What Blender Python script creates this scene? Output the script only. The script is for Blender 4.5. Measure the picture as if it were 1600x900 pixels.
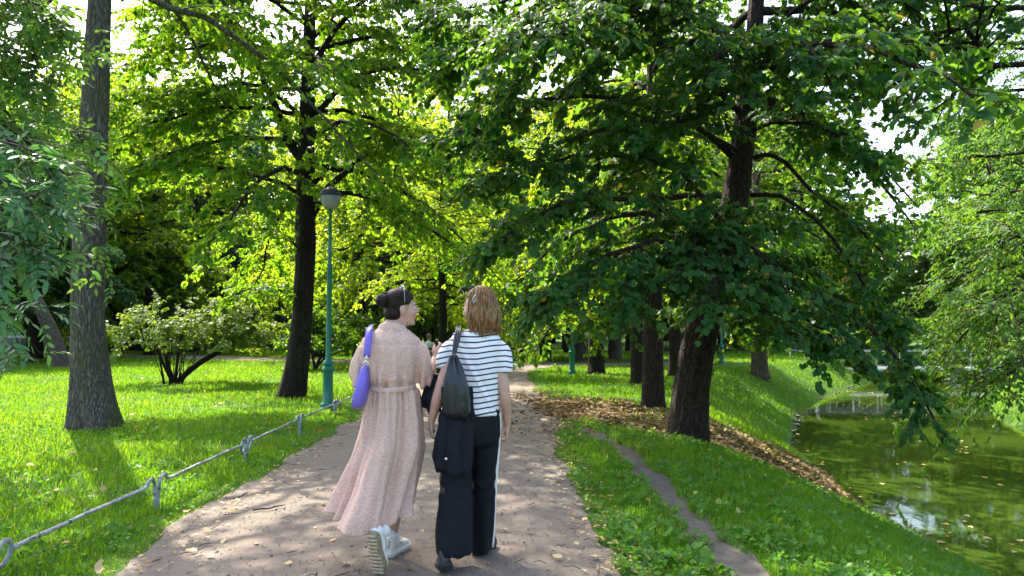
import bpy, bmesh, math, random
import numpy as np
from mathutils import Vector, Matrix

for _o in list(bpy.data.objects):
    bpy.data.objects.remove(_o)
SC = bpy.context.scene
COL = SC.collection
R = math.radians

# ------------------------------------------------------------------ camera
CAM_H = 1.42
PITCH = math.atan(65 / 1155.6)
cam_d = bpy.data.cameras.new('camera')
cam_d.lens = 26.0
cam_d.sensor_width = 36.0
cam_d.clip_start = 0.05
cam_d.clip_end = 2000
cam = bpy.data.objects.new('camera', cam_d)
cam.location = (0, 0, CAM_H)
cam.rotation_euler = (R(90) + PITCH, 0, 0)
COL.objects.link(cam)
SC.camera = cam

# ------------------------------------------------------------------ sky, sun, exposure
SUN_AZ = R(-33)      # from straight ahead (+Y), negative = to the left
SUN_EL = R(49)
world = bpy.data.worlds.new('World')
SC.world = world
world.use_nodes = True
wn = world.node_tree
wn.nodes.clear()
w_out = wn.nodes.new('ShaderNodeOutputWorld')
w_bg = wn.nodes.new('ShaderNodeBackground')
w_sky = wn.nodes.new('ShaderNodeTexSky')
w_sky.sky_type = 'NISHITA'
w_sky.sun_disc = False
w_sky.sun_elevation = SUN_EL
w_sky.sun_rotation = SUN_AZ
w_sky.air_density = 1.0
w_sky.dust_density = 4.0
w_sky.ozone_density = 1.0
w_bg.inputs['Strength'].default_value = 0.15
wn.links.new(w_sky.outputs[0], w_bg.inputs['Color'])
wn.links.new(w_bg.outputs[0], w_out.inputs['Surface'])
sun_d = bpy.data.lights.new('sun', 'SUN')
sun_d.energy = 3.5
sun_d.angle = R(0.53)
sun_d.color = (1.0, 0.94, 0.82)
sun = bpy.data.objects.new('sun', sun_d)
sdir = Vector((math.sin(SUN_AZ) * math.cos(SUN_EL), math.cos(SUN_AZ) * math.cos(SUN_EL), math.sin(SUN_EL)))
sun.rotation_euler = sdir.to_track_quat('Z', 'Y').to_euler()
sun.location = (-10, 20, 30)
COL.objects.link(sun)
SC.view_settings.view_transform = 'Standard'
SC.view_settings.look = 'None'
SC.view_settings.gamma = 1.0
SC.view_settings.use_curve_mapping = False
SC.view_settings.exposure = 2.1
SC.render.engine = 'CYCLES'
cy = SC.cycles
cy.max_bounces = 6
cy.diffuse_bounces = 3
cy.glossy_bounces = 3
cy.transmission_bounces = 4
cy.transparent_max_bounces = 4
cy.caustics_reflective = False
cy.caustics_refractive = False
cy.sample_clamp_indirect = 5.0
cy.use_denoising = True

# ------------------------------------------------------------------ helpers
def px(x, y, Y):
    """world point seen at photograph pixel (x, y) at depth Y"""
    dx = (x - 800) / 1155.6
    dy = (450 - y) / 1155.6
    a = PITCH
    fy = math.cos(a) - dy * math.sin(a)
    fz = math.sin(a) + dy * math.cos(a)
    s = Y / fy
    return np.array((dx * s, Y, CAM_H + fz * s))

def tag(o, label=None, cat=None, group=None, kind=None):
    if label: o['label'] = label
    if cat: o['category'] = cat
    if group: o['group'] = group
    if kind: o['kind'] = kind
    return o

def empty(name, loc=(0, 0, 0)):
    o = bpy.data.objects.new(name, None)
    o.location = loc
    o.empty_display_size = 0.1
    COL.objects.link(o)
    return o

def wmat(o):
    b = o.matrix_basis.copy()
    return wmat(o.parent) @ o.matrix_parent_inverse @ b if o.parent else b

def link(name, me, mat=None, parent=None):
    """link mesh (world coordinates) as an object; children keep world placement"""
    o = bpy.data.objects.new(name, me)
    COL.objects.link(o)
    if mat is not None:
        if isinstance(mat, (list, tuple)):
            for m in mat: me.materials.append(m)
        else:
            me.materials.append(mat)
    if parent is not None:
        o.parent = parent
        m = wmat(parent)
        o.matrix_parent_inverse = m.inverted()
    return o

def mesh_np(name, verts, faces_list, smooth=False, attrs=None):
    """faces_list: list of int arrays (n,k)"""
    me = bpy.data.meshes.new(name)
    verts = np.asarray(verts, dtype=np.float32)
    me.vertices.add(len(verts))
    me.vertices.foreach_set('co', verts.ravel())
    idx, starts, tot = [], [], 0
    for f in faces_list:
        f = np.asarray(f, dtype=np.int32)
        if len(f) == 0: continue
        n, k = f.shape
        idx.append(f.ravel())
        starts.append(tot + np.arange(n, dtype=np.int32) * k)
        tot += n * k
    idx = np.concatenate(idx); starts = np.concatenate(starts)
    me.loops.add(tot)
    me.loops.foreach_set('vertex_index', idx)
    me.polygons.add(len(starts))
    me.polygons.foreach_set('loop_start', starts)
    if smooth:
        me.polygons.foreach_set('use_smooth', np.ones(len(starts), dtype=bool))
    if attrs:
        for k, v in attrs.items():
            a = me.attributes.new(k, 'FLOAT', 'POINT')
            a.data.foreach_set('value', np.asarray(v, dtype=np.float32))
    me.update(calc_edges=True)
    return me

def norm(v):
    v = np.asarray(v, dtype=float)
    return v / np.maximum(np.linalg.norm(v, axis=-1, keepdims=True), 1e-9)

def _hash(ix, iy, iz, seed):
    h = (ix * 374761393 + iy * 668265263 + iz * 2147483647 + seed * 1274126177) & 0xffffffff
    h = ((h ^ (h >> 13)) * 1274126177) & 0xffffffff
    return ((h ^ (h >> 16)) & 0xffff) / 65535.0

def vnoise(p, seed=0):
    seed = int(seed)
    p = np.asarray(p, dtype=float)
    if p.shape[-1] == 2:
        p = np.concatenate([p, np.zeros(p.shape[:-1] + (1,))], -1)
    f = np.floor(p); t = p - f; i = f.astype(np.int64)
    t = t * t * (3 - 2 * t)
    r = 0
    for a in (0, 1):
        for b in (0, 1):
            for c in (0, 1):
                w = (t[..., 0] if a else 1 - t[..., 0]) * (t[..., 1] if b else 1 - t[..., 1]) * (t[..., 2] if c else 1 - t[..., 2])
                r = r + w * _hash(i[..., 0] + a, i[..., 1] + b, i[..., 2] + c, seed)
    return r

def fbm(p, seed=0, oct=3):
    p = np.asarray(p, dtype=float)
    r, a, s = 0, .5, 0
    for k in range(oct):
        r = r + a * vnoise(p * 2 ** k, seed + k * 17); s += a; a *= .5
    return r / s

def spline(pts, n):
    """Catmull-Rom through pts -> n points"""
    P = np.asarray(pts, dtype=float)
    if len(P) == 2:
        t = np.linspace(0, 1, n)[:, None]
        return P[0] * (1 - t) + P[1] * t
    P = np.vstack([2 * P[0] - P[1], P, 2 * P[-1] - P[-2]])
    m = len(P) - 3
    u = np.linspace(0, m, n)
    i = np.minimum(u.astype(int), m - 1); t = (u - i)[:, None]
    p0, p1, p2, p3 = P[i], P[i + 1], P[i + 2], P[i + 3]
    return .5 * (2 * p1 + (p2 - p0) * t + (2 * p0 - 5 * p1 + 4 * p2 - p3) * t ** 2 + (3 * p1 - p0 - 3 * p2 + p3) * t ** 3)

class Geo:
    """collects vertices and faces for one mesh"""
    def __init__(s):
        s.v, s.f, s.n, s.a = [], {}, 0, []
    def add(s, v, *faces, attr=None):
        v = np.asarray(v, dtype=float).reshape(-1, 3)
        for f in faces:
            f = np.asarray(f, dtype=np.int64)
            s.f.setdefault(f.shape[1], []).append(f + s.n)
        s.v.append(v); s.n += len(v)
        s.a.append(np.zeros(len(v)) if attr is None else np.broadcast_to(attr, (len(v),)))
        return s
    def tube(s, path, rad, sides=8, cap=True, flat=None):
        P = np.asarray(path, dtype=float); k = len(P)
        r = np.broadcast_to(np.asarray(rad, dtype=float), (k,))
        T = norm(np.gradient(P, axis=0))
        ref = np.array((0, 0, 1.)) if abs(T[0][2]) < .9 else np.array((1., 0, 0))
        U = np.zeros_like(P); u = norm(np.cross(T[0], ref))
        for i in range(k):
            u = norm(u - T[i] * np.dot(u, T[i])); U[i] = u
        W = np.cross(T, U)
        a = np.arange(sides) / sides * 2 * np.pi
        rr = r[:, None, None]
        V = P[:, None] + rr * (np.cos(a)[None, :, None] * U[:, None] + np.sin(a)[None, :, None] * W[:, None] * (flat or 1))
        return s.grid(V, cap)
    def grid(s, V, cap=True, closed=True, attr=None):
        """V (k, n, 3): rings lofted along k"""
        k, n = V.shape[:2]
        i = np.arange(k - 1)[:, None] * n; j = np.arange(n if closed else n - 1)[None]
        j2 = (j + 1) % n
        F = np.stack([i + j, i + j2, i + n + j2, i + n + j], -1).reshape(-1, 4)
        v = V.reshape(-1, 3)
        faces = [F]
        at = None if attr is None else np.asarray(attr).ravel()
        if cap:
            c0, c1 = V[0].mean(0), V[-1].mean(0)
            v = np.vstack([v, c0, c1])
            if at is not None: at = np.concatenate([at, [at[:n].mean(), at[-n:].mean()]])
            m = k * n; j = np.arange(n); j2 = (j + 1) % n
            faces.append(np.stack([np.full(n, m), j2, j], -1))
            b = (k - 1) * n
            faces.append(np.stack([np.full(n, m + 1), b + j, b + j2], -1))
        return s.add(v, *faces, attr=at)
    def box(s, c, size, rz=0, M=None):
        x, y, z = np.asarray(size) / 2
        v = np.array([(-x, -y, -z), (x, -y, -z), (x, y, -z), (-x, y, -z), (-x, -y, z), (x, -y, z), (x, y, z), (-x, y, z)])
        if rz:
            cs, sn = math.cos(rz), math.sin(rz)
            v = np.stack([v[:, 0] * cs - v[:, 1] * sn, v[:, 0] * sn + v[:, 1] * cs, v[:, 2]], -1)
        if M is not None: v = v @ np.asarray(M).T
        return s.add(v + np.asarray(c), [(0, 3, 2, 1), (4, 5, 6, 7), (0, 1, 5, 4), (1, 2, 6, 5), (2, 3, 7, 6), (3, 0, 4, 7)])
    def ball(s, c, rad, M=None, nu=16, nv=10):
        """ellipsoid, rad (3,), M rotation matrix with local axes as columns"""
        th = np.linspace(0, np.pi, nv + 1)[1:-1]; ph = np.arange(nu) / nu * 2 * np.pi
        V = np.stack([np.sin(th)[:, None] * np.cos(ph), np.sin(th)[:, None] * np.sin(ph), np.cos(th)[:, None] + 0 * ph], -1)
        V = V * np.broadcast_to(np.asarray(rad, dtype=float), (3,))
        top = np.array((0, 0, 1.)) * np.broadcast_to(rad, (3,)); 
        if M is not None: V = V @ np.asarray(M).T; top = np.asarray(M) @ top
        k = len(th); n = nu
        i = np.arange(k - 1)[:, None] * n; j = np.arange(n)[None]; j2 = (j + 1) % n
        F = np.stack([i + j, i + n + j, i + n + j2, i + j2], -1).reshape(-1, 4)
        v = np.vstack([V.reshape(-1, 3), top, -top]) + np.asarray(c)
        m = k * n; j = np.arange(n); j2 = (j + 1) % n
        return s.add(v, F, np.stack([np.full(n, m), j, j2], -1), np.stack([np.full(n, m + 1), (k - 1) * n + j2, (k - 1) * n + j], -1))
    def lathe(s, c, prof, sides=20):
        pr = np.asarray(prof, dtype=float); a = np.arange(sides) / sides * 2 * np.pi
        V = np.stack([pr[:, 0:1] * np.cos(a), pr[:, 0:1] * np.sin(a), pr[:, 1:2] + 0 * a], -1) + np.asarray(c)
        return s.grid(V, True)
    def mesh(s, name, smooth=True, attr=None):
        return mesh_np(name, np.vstack(s.v), [np.vstack(f) for f in s.f.values()], smooth, {attr: np.concatenate(s.a)} if attr else None)
    def build(s, name, mat, parent=None, smooth=True, attr=None):
        return link(name, s.mesh(name, smooth, attr), mat, parent)

def remeshed(geo, voxel, smooth=4, decimate=None):
    """one continuous surface from overlapping closed solids"""
    me = geo.mesh('tmp', True)
    o = bpy.data.objects.new('tmp', me); COL.objects.link(o)
    m = o.modifiers.new('r', 'REMESH'); m.mode = 'VOXEL'; m.voxel_size = voxel; m.use_smooth_shade = True
    if smooth:
        m = o.modifiers.new('s', 'SMOOTH'); m.factor = .5; m.iterations = smooth
    if decimate:
        m = o.modifiers.new('d', 'DECIMATE'); m.ratio = decimate
    dg = bpy.context.evaluated_depsgraph_get()
    out = bpy.data.meshes.new_from_object(o.evaluated_get(dg))
    bpy.data.objects.remove(o); bpy.data.meshes.remove(me)
    out.polygons.foreach_set('use_smooth', np.ones(len(out.polygons), dtype=bool))
    return out

def coords(me):
    v = np.empty(len(me.vertices) * 3, dtype=np.float32); me.vertices.foreach_get('co', v)
    return v.reshape(-1, 3).astype(float)
def set_coords(me, v):
    me.vertices.foreach_set('co', np.asarray(v, dtype=np.float32).ravel()); me.update()
def normals(me):
    v = np.empty(len(me.vertices) * 3, dtype=np.float32); me.vertices.foreach_get('normal', v)
    return v.reshape(-1, 3).astype(float)

# ------------------------------------------------------------------ materials
class NT:
    def __init__(s, name):
        s.m = bpy.data.materials.new(name); s.m.use_nodes = True
        s.t = s.m.node_tree; s.t.nodes.clear()
        s.out = s.n('ShaderNodeOutputMaterial')
    def n(s, typ, **kw):
        nd = s.t.nodes.new(typ)
        for k, v in kw.items():
            if k in nd.inputs.keys() if hasattr(nd, 'inputs') else False:
                s.set(nd, k, v)
            else: setattr(nd, k, v)
        return nd
    def set(s, nd, k, v):
        if isinstance(v, bpy.types.NodeSocket): s.t.links.new(v, nd.inputs[k])
        else: nd.inputs[k].default_value = v
    def coord(s, kind='Object', scale=None):
        c = s.n('ShaderNodeTexCoord').outputs[kind]
        if scale is None: return c
        mp = s.n('ShaderNodeMapping'); s.t.links.new(c, mp.inputs[0]); mp.inputs['Scale'].default_value = scale
        return mp.outputs[0]
    def noise(s, vec, scale, detail=4, rough=.55, dist=0):
        nd = s.n('ShaderNodeTexNoise'); s.t.links.new(vec, nd.inputs['Vector'])
        nd.inputs['Scale'].default_value = scale; nd.inputs['Detail'].default_value = detail
        nd.inputs['Roughness'].default_value = rough; nd.inputs['Distortion'].default_value = dist
        return nd.outputs['Fac']
    def ramp(s, fac, stops, interp='LINEAR'):
        nd = s.n('ShaderNodeValToRGB'); s.t.links.new(fac, nd.inputs[0]); cr = nd.color_ramp; cr.interpolation = interp
        while len(cr.elements) < len(stops): cr.elements.new(.5)
        for e, (p, c) in zip(cr.elements, stops):
            e.position = p; e.color = (c, c, c, 1) if not hasattr(c, '__len__') else (*c, 1)
        return nd.outputs[0]
    def mix(s, fac, a, b, mode='MIX'):
        nd = s.n('ShaderNodeMix'); nd.data_type = 'RGBA'; nd.blend_type = mode
        for i, v in ((0, fac), (6, a), (7, b)):
            if isinstance(v, bpy.types.NodeSocket): s.t.links.new(v, nd.inputs[i])
            else: nd.inputs[i].default_value = (*v, 1) if (hasattr(v, '__len__') and len(v) == 3) else v
        return nd.outputs[2]
    def math(s, op, a, b=0.0):
        nd = s.n('ShaderNodeMath'); nd.operation = op
        for i, v in ((0, a), (1, b)):
            if isinstance(v, bpy.types.NodeSocket): s.t.links.new(v, nd.inputs[i])
            else: nd.inputs[i].default_value = v
        return nd.outputs[0]
    def bump(s, h, strength=.3, dist=.01):
        nd = s.n('ShaderNodeBump'); s.t.links.new(h, nd.inputs['Height'])
        nd.inputs['Strength'].default_value = strength; nd.inputs['Distance'].default_value = dist
        return nd.outputs[0]
    def bsdf(s, color, rough=.7, normal=None, metal=0, spec=.5, sheen=0, **kw):
        nd = s.n('ShaderNodeBsdfPrincipled')
        for k, v in (('Base Color', color), ('Roughness', rough), ('Metallic', metal), ('Specular IOR Level', spec), ('Sheen Weight', sheen)):
            if isinstance(v, bpy.types.NodeSocket): s.t.links.new(v, nd.inputs[k])
            else: nd.inputs[k].default_value = (*v, 1) if hasattr(v, '__len__') else v
        for k, v in kw.items(): nd.inputs[k.replace('_', ' ')].default_value = v
        if normal is not None: s.t.links.new(normal, nd.inputs['Normal'])
        return nd.outputs[0]
    def done(s, shader):
        s.t.links.new(shader, s.out.inputs['Surface']); return s.m

def simple(name, color, rough=.6, var=.15, scale=30, bump=0, metal=0, spec=.5, sheen=0, bdist=.004):
    t = NT(name); c = t.coord()
    n = t.noise(c, scale)
    lo = tuple(x * (1 - var) for x in color); hi = tuple(min(1, x * (1 + var)) for x in color)
    col = t.ramp(n, [(.3, lo), (.7, hi)])
    return t.done(t.bsdf(col, rough, t.bump(n, bump, bdist) if bump else None, metal, spec, sheen))

def leaf_mat(name, lo, hi, trans_lo, trans_hi, tmix=.5, rough=.5, odd=None, spec=.18):
    """per-leaf tint: attribute 'tint' 0..1; above .97 an odd (turning) leaf"""
    t = NT(name)
    a = t.n('ShaderNodeAttribute'); a.attribute_name = 'tint'; f = a.outputs['Fac']
    st = [(0, lo), (.95, hi)] + ([(.97, odd)] if odd else [])
    stt = [(0, trans_lo), (.95, trans_hi)] + ([(.97, tuple(min(1, x * 1.6) for x in odd))] if odd else [])
    c1, c2 = t.ramp(f, st), t.ramp(f, stt)
    p = t.bsdf(c1, rough, spec=spec)
    tr = t.n('ShaderNodeBsdfTranslucent'); t.t.links.new(c2, tr.inputs[0])
    mx = t.n('ShaderNodeMixShader'); mx.inputs[0].default_value = tmix
    t.t.links.new(p, mx.inputs[1]); t.t.links.new(tr.outputs[0], mx.inputs[2])
    return t.done(mx.outputs[0])

M = {}
M['linden'] = leaf_mat('linden_leaf', (.020, .085, .020), (.045, .13, .028), (.10, .26, .015), (.24, .42, .02), .48, .5, (.30, .24, .03), .22)
M['lime'] = leaf_mat('lime_leaf', (.05, .11, .012), (.10, .17, .018), (.26, .44, .012), (.58, .70, .025), .62, .5, (.34, .28, .03))
M['deep'] = leaf_mat('deep_leaf', (.022, .066, .030), (.045, .10, .042), (.06, .18, .03), (.13, .28, .045), .4, .5)
M['maple'] = leaf_mat('maple_leaf', (.032, .10, .014), (.07, .15, .018), (.16, .36, .010), (.36, .54, .018), .55, .5, (.30, .25, .03))
M['elm'] = leaf_mat('elm_leaf', (.035, .10, .014), (.072, .15, .022), (.12, .30, .018), (.26, .42, .028), .45, .5, (.35, .33, .05))
M['ash'] = leaf_mat('ash_leaf', (.045, .14, .05), (.085, .20, .075), (.09, .28, .05), (.18, .40, .07), .42, .38, None, .6)
M['ash_top'] = leaf_mat('ash_top_leaf', (.05, .12, .03), (.08, .16, .04), (.14, .32, .03), (.24, .42, .04), .45, .45)
M['dogwood'] = leaf_mat('dogwood_leaf', (.075, .14, .018), (.16, .24, .045), (.16, .28, .015), (.34, .42, .04), .35, .55)
M['grass'] = leaf_mat('grass_blade', (.055, .155, .008), (.13, .235, .018), (.14, .36, .008), (.33, .52, .015), .45, .5, (.36, .34, .12))
M['weed'] = leaf_mat('weed_leaf', (.055, .15, .025), (.12, .24, .045), (.11, .32, .02), (.24, .46, .03), .4, .5, (.34, .36, .1))
M['litter'] = leaf_mat('litter_leaf', (.08, .046, .022), (.28, .185, .09), (.10, .06, .02), (.30, .2, .06), .2, .7, (.42, .32, .13))
M['fallen'] = leaf_mat('fallen_leaf', (.38, .22, .07), (.62, .50, .27), (.30, .18, .04), (.45, .35, .12), .2, .65, (.55, .30, .05))

def bark(name, lo, hi, moss=None, scale=1.0, bumpd=.03):
    t = NT(name); c = t.coord('Object', (1, 1, .22))
    v = t.n('ShaderNodeTexVoronoi'); v.feature = 'DISTANCE_TO_EDGE'
    nz = t.noise(c, 6 * scale, 4, .6)
    dis = t.n('ShaderNodeMixRGB'); dis.inputs[0].default_value = .12
    nc = t.n('ShaderNodeTexNoise'); t.t.links.new(c, nc.inputs[0]); nc.inputs['Scale'].default_value = 9 * scale
    t.t.links.new(c, dis.inputs[1]); t.t.links.new(nc.outputs['Color'], dis.inputs[2])
    t.t.links.new(dis.outputs[0], v.inputs['Vector']); v.inputs['Scale'].default_value = 30 * scale
    crack = t.ramp(v.outputs['Distance'], [(0, 0.), (.22, 1.)])
    fine = t.noise(t.coord('Object', (1, 1, .35)), 60 * scale, 5, .7)
    h = t.math('ADD', t.math('MULTIPLY', crack, .7), t.math('MULTIPLY', fine, .5))
    col = t.mix(t.math('MULTIPLY', h, .85), lo, hi)
    big = t.noise(t.coord('Object', (1, 1, .6)), 2.2, 3)
    if moss:
        col = t.mix(t.ramp(big, [(.5, 0.), (.66, .75)]), col, moss)
    return t.done(t.bsdf(col, .9, t.bump(h, .9, bumpd), spec=.2))
M['bark_grey'] = bark('bark_grey', (.034, .03, .024), (.20, .18, .145), (.085, .095, .03))
M['bark_dark'] = bark('bark_dark', (.006, .005, .004), (.040, .032, .024))
M['bark_brown'] = bark('bark_brown', (.008, .006, .0045), (.060, .043, .031))
M['bark_pale'] = bark('bark_pale', (.03, .025, .02), (.16, .135, .105))
M['twig'] = simple('twig_bark', (.035, .028, .022), .9, .3)

# ------------------------------------------------------------------ terrain
WATER_Z = -1.2
_ye = [-10, 3, 8, 11, 17, 22, 29, 36, 45, 60, 120]
_xe = [5.3, 5.0, 4.95, 5.15, 6.3, 8.4, 12.2, 17.0, 25.0, 40.0, 110.0]
_xr = [12.2, 12.0, 11.9, 12.0, 12.6, 14.2, 18.2, 23.6, 32.0, 48.0, 120.0]
def edge_l(y): return np.interp(y, _ye, _xe)
def edge_r(y): return np.interp(y, _ye, _xr)
def gz(x, y):
    x = np.asarray(x, dtype=float); y = np.asarray(y, dtype=float)
    wob = (vnoise(np.stack([x * .9, y * .9], -1), 5) - .5) * .5
    d = x - edge_l(y) + wob * .35
    t = np.clip((d + 2.9) / 2.9, 0, 2)
    zl = -1.2 * np.where(t < 1, t ** 1.25, 1 + (t - 1) * 1.2)
    d2 = edge_r(y) - x + wob * .5
    t2 = np.clip((d2 + 2.2) / 2.2, 0, 2)
    zr = -1.2 * np.where(t2 < 1, t2 ** 1.1, 1 + (t2 - 1) * 1.2) + np.clip((-d2 - 1) / 6, 0, 1) * .25
    mid = (edge_l(y) + edge_r(y)) / 2
    z = np.where(x < mid, zl, zr)
    und = (vnoise(np.stack([x * .35, y * .35], -1), 9) - .5) * .07
    return z + und * np.where(np.abs(x) < 2.6, .25, 1) * (y > 2)
def gzf(x, y): return float(gz(np.array([x]), np.array([y]))[0])

def path_right(y):
    y = np.asarray(y, dtype=float)
    return np.interp(y, [-6, 4, 7, 9.5, 10.5, 13, 15.5, 18, 22, 26, 28.5], [.72, .64, .6, .55, .6, .9, .75, .5, .45, .6, 1.6]) + (vnoise(np.stack([y * 1.3, y * 0], -1), 3) - .5) * .16 + (vnoise(np.stack([y * 6, y * 0], -1), 4) - .5) * .08
def path_left(y):
    y = np.asarray(y, dtype=float)
    return np.interp(y, [-6, 4, 8, 12, 20, 28.5], [-2.3, -2.36, -2.45, -2.5, -2.6, -3.6]) + (vnoise(np.stack([y * 1.1, y * 0], -1), 13) - .5) * .2 + (vnoise(np.stack([y * 6, y * 0], -1), 14) - .5) * .09
CROSS = np.array([(60, 18.), (30, 27.), (14, 30.5), (8, 30.8), (2, 30.6), (-3, 31.2), (-12, 35.5), (-26, 44), (-60, 60)])
def cross_y(x):
    o = np.argsort(CROSS[:, 0]); return np.interp(x, CROSS[o, 0], CROSS[o, 1])
def on_path(x, y):
    a = (x > path_left(y)) & (x < path_right(y)) & (y < 31)
    b = (np.abs(y - cross_y(x)) < 2.0) & (x < edge_l(y) - 3.2)
    return a | b
def track_c(y): return np.interp(y, [0, 4.3, 8.8, 10.6], [1.36, 1.34, 1.30, 1.02])
def on_track(x, y):
    y = np.asarray(y)
    w = .10 + (vnoise(np.stack([y * 5, x * 4], -1), 21) - .5) * .13
    return (np.abs(x - track_c(y)) < w) & (y < 10.7)
def litter_w(x, y):
    """0..1 weight of the leaf covered bare soil under the linden"""
    d = x - edge_l(y)
    near = np.where(x < 2.3, np.interp(x, [.4, 1.0, 1.6, 2.3], [12.4, 11.6, 10.4, 9.6]), 9.6 + np.clip(d + 2.9, 0, 3) * .35)
    far = np.where(x < 2.3, 15.4, 14.2 + np.clip(d + 2.9, 0, 3) * .0)
    n = (fbm(np.stack([x * 1.4, y * 1.4], -1), 31) - .5) * 1.6
    w = np.clip((y - near + n * .6) / .5, 0, 1) * np.clip((far - y + n) / .9, 0, 1)
    return w * (d < .1) * (x > path_right(y) - .5)

FEET = [(-6.0, 10.7, .55), (-4.66, 15.6, .5), (2.38, 10.0, .45), (2.6, 13.7, .4), (3.4, 19.6, .4), (2.75, 24, .45), (5, 22.5, .4), (-8.8, 19.3, .5), (-3.27, 13.1, .2)]
def trunk_w(x, y):
    w = 0 * x
    n = fbm(np.stack([x * 3, y * 3], -1), 33) - .5
    for fx, fy, fr in FEET: w = np.maximum(w, np.clip(1.25 - np.hypot(x - fx, y - fy) / (fr + n * .5), 0, 1))
    return w
def ground_mesh():
    xs = np.unique(np.round(np.concatenate([-np.geomspace(4, 260, 34)[::-1], np.arange(-4, 0, .25), np.arange(0, 20, .22), np.arange(20, 40, .6), np.geomspace(40, 260, 18)]), 3))
    ys = np.unique(np.round(np.concatenate([np.arange(-14, 2, 1.), np.arange(2, 30, .25), np.arange(30, 60, .7), np.geomspace(60, 500, 24)]), 3))
    X, Y = np.meshgrid(xs, ys)
    Z = gz(X, Y)
    g = Geo()
    V = np.stack([X, Y, Z], -1)
    g.grid(V[:, ::1], cap=False, closed=False, attr=np.maximum(litter_w(X, Y), trunk_w(X, Y)))
    return g.mesh('ground', True, 'bare')
t = NT('ground_soil'); c = t.coord()
a = t.n('ShaderNodeAttribute'); a.attribute_name = 'bare'
n1, n2, n3 = t.noise(c, .5, 4), t.noise(c, 7, 5, .65), t.noise(c, 90, 4, .7)
gcol = t.mix(n2, (.030, .09, .008), (.085, .18, .016))
gcol = t.mix(t.ramp(n1, [(.35, 0.), (.7, .6)]), gcol, (.10, .18, .02))
gcol = t.mix(t.ramp(n3, [(.35, .55), (.6, 0.)]), gcol, (.03, .045, .012))
soil = t.mix(n3, (.045, .028, .018), (.16, .105, .065))
col = t.mix(a.outputs['Fac'], gcol, soil)
M['ground'] = t.done(t.bsdf(col, .95, t.bump(t.math('ADD', n2, n3), .6, .04), spec=.15))
ground = link('ground', ground_mesh(), M['ground'])
tag(ground, kind='structure')

def dirt(name, lo, hi, spot):
    t = NT(name); c = t.coord()
    n1, n2, n3, n4 = t.noise(c, .9, 4), t.noise(c, 9, 5, .65), t.noise(c, 120, 3, .7), t.noise(c, 45, 4, .75)
    col = t.mix(n1, lo, hi)
    col = t.mix(t.ramp(n2, [(.38, .55), (.6, 0.)]), col, spot)
    col = t.mix(t.ramp(n3, [(.4, .5), (.62, 0.)]), col, tuple(x * .55 for x in lo))
    v = t.n('ShaderNodeTexVoronoi'); t.t.links.new(c, v.inputs['Vector']); v.inputs['Scale'].default_value = 70
    peb = t.ramp(v.outputs['Distance'], [(.0, 1.), (.22, 0.)])
    col = t.mix(t.math('MULTIPLY', peb, .28), col, tuple(min(1, x * 1.7) for x in hi))
    h = t.math('ADD', t.math('ADD', n2, t.math('MULTIPLY', n4, .6)), t.math('MULTIPLY', peb, .25))
    return t.done(t.bsdf(col, .95, t.bump(h, .7, .02), spec=.15))
M['path'] = dirt('path_dirt', (.195, .16, .128), (.275, .228, .182), (.15, .12, .095))
M['track'] = dirt('track_dirt', (.13, .115, .095), (.20, .175, .145), (.08, .07, .055))

def strip(name, left, right, ys, mat, n=24, lift=.006, hump=.02):
    y = np.asarray(ys); u = np.linspace(0, 1, n)
    L, Rr = left(y), right(y)
    X = L[:, None] * (1 - u) + Rr[:, None] * u
    Y = np.repeat(y[:, None], n, 1)
    Z = gz(X, Y) + lift + hump * (1 - (2 * u - 1) ** 2)[None] + (fbm(np.stack([X * 2.2, Y * 2.2], -1), 41) - .5) * .035 * (1 - (2 * u - 1) ** 8)[None]
    g = Geo(); g.grid(np.stack([X, Y, Z], -1), cap=False, closed=False)
    return tag(g.build(name, mat), kind='structure')
strip('path', path_left, path_right, np.concatenate([np.arange(-8, 2, .5), np.arange(2, 15, .08), np.arange(15, 29.2, .25)]), M['path'], 50)
def _cross():
    xs = np.linspace(-58, 8.0, 150); u = np.linspace(-2.0, 2.0, 14)
    X = np.repeat(xs[:, None], 14, 1); Y = cross_y(xs)[:, None] + u[None] + (vnoise(np.stack([X * .8, X * 0 + u], -1), 8) - .5) * .4
    Z = gz(X, Y) + .014 + .02 * (1 - (u / 2) ** 2)
    g = Geo(); g.grid(np.stack([X, Y, Z], -1)[:, ::-1], cap=False, closed=False)
    tag(g.build('cross_path', M['path']), kind='structure')
_cross()
strip('dirt_track', lambda y: track_c(y) - .13 - (vnoise(np.stack([y * 4, y * 0], -1), 22)) * .06 + np.clip(y - 10, 0, 1) * .08, lambda y: track_c(y) + .13 + (vnoise(np.stack([y * 4, y * 0], -1), 23)) * .06 - np.clip(y - 10, 0, 1) * .08, np.arange(1, 10.8, .08), M['track'], 10, .008, .004)

# water
t = NT('canal_water'); c = t.coord()
w1, w2 = t.noise(t.coord('Object', (1, .45, 1)), 2.6, 3, .5), t.noise(c, 14, 2, .5)
murk = t.mix(t.noise(c, .5, 4), (.022, .05, .006), (.055, .09, .010))
M['water'] = t.done(t.bsdf(murk, .035, t.bump(t.math('ADD', w1, t.math('MULTIPLY', w2, .10)), .055, .05), spec=.5, IOR=1.333))
def _water():
    ys = np.concatenate([np.arange(-10, 60, 1.), np.arange(60, 121, 4.)])
    L, Rr = edge_l(ys) - 1.0, edge_r(ys) + 1.0
    u = np.linspace(0, 1, 12)
    X = L[:, None] * (1 - u) + Rr[:, None] * u
    V = np.stack([X, np.repeat(ys[:, None], 12, 1), np.full(X.shape, WATER_Z)], -1)
    g = Geo(); g.grid(V, cap=False, closed=False)
    tag(g.build('canal_water', M['water']), kind='structure')
_water()

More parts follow.
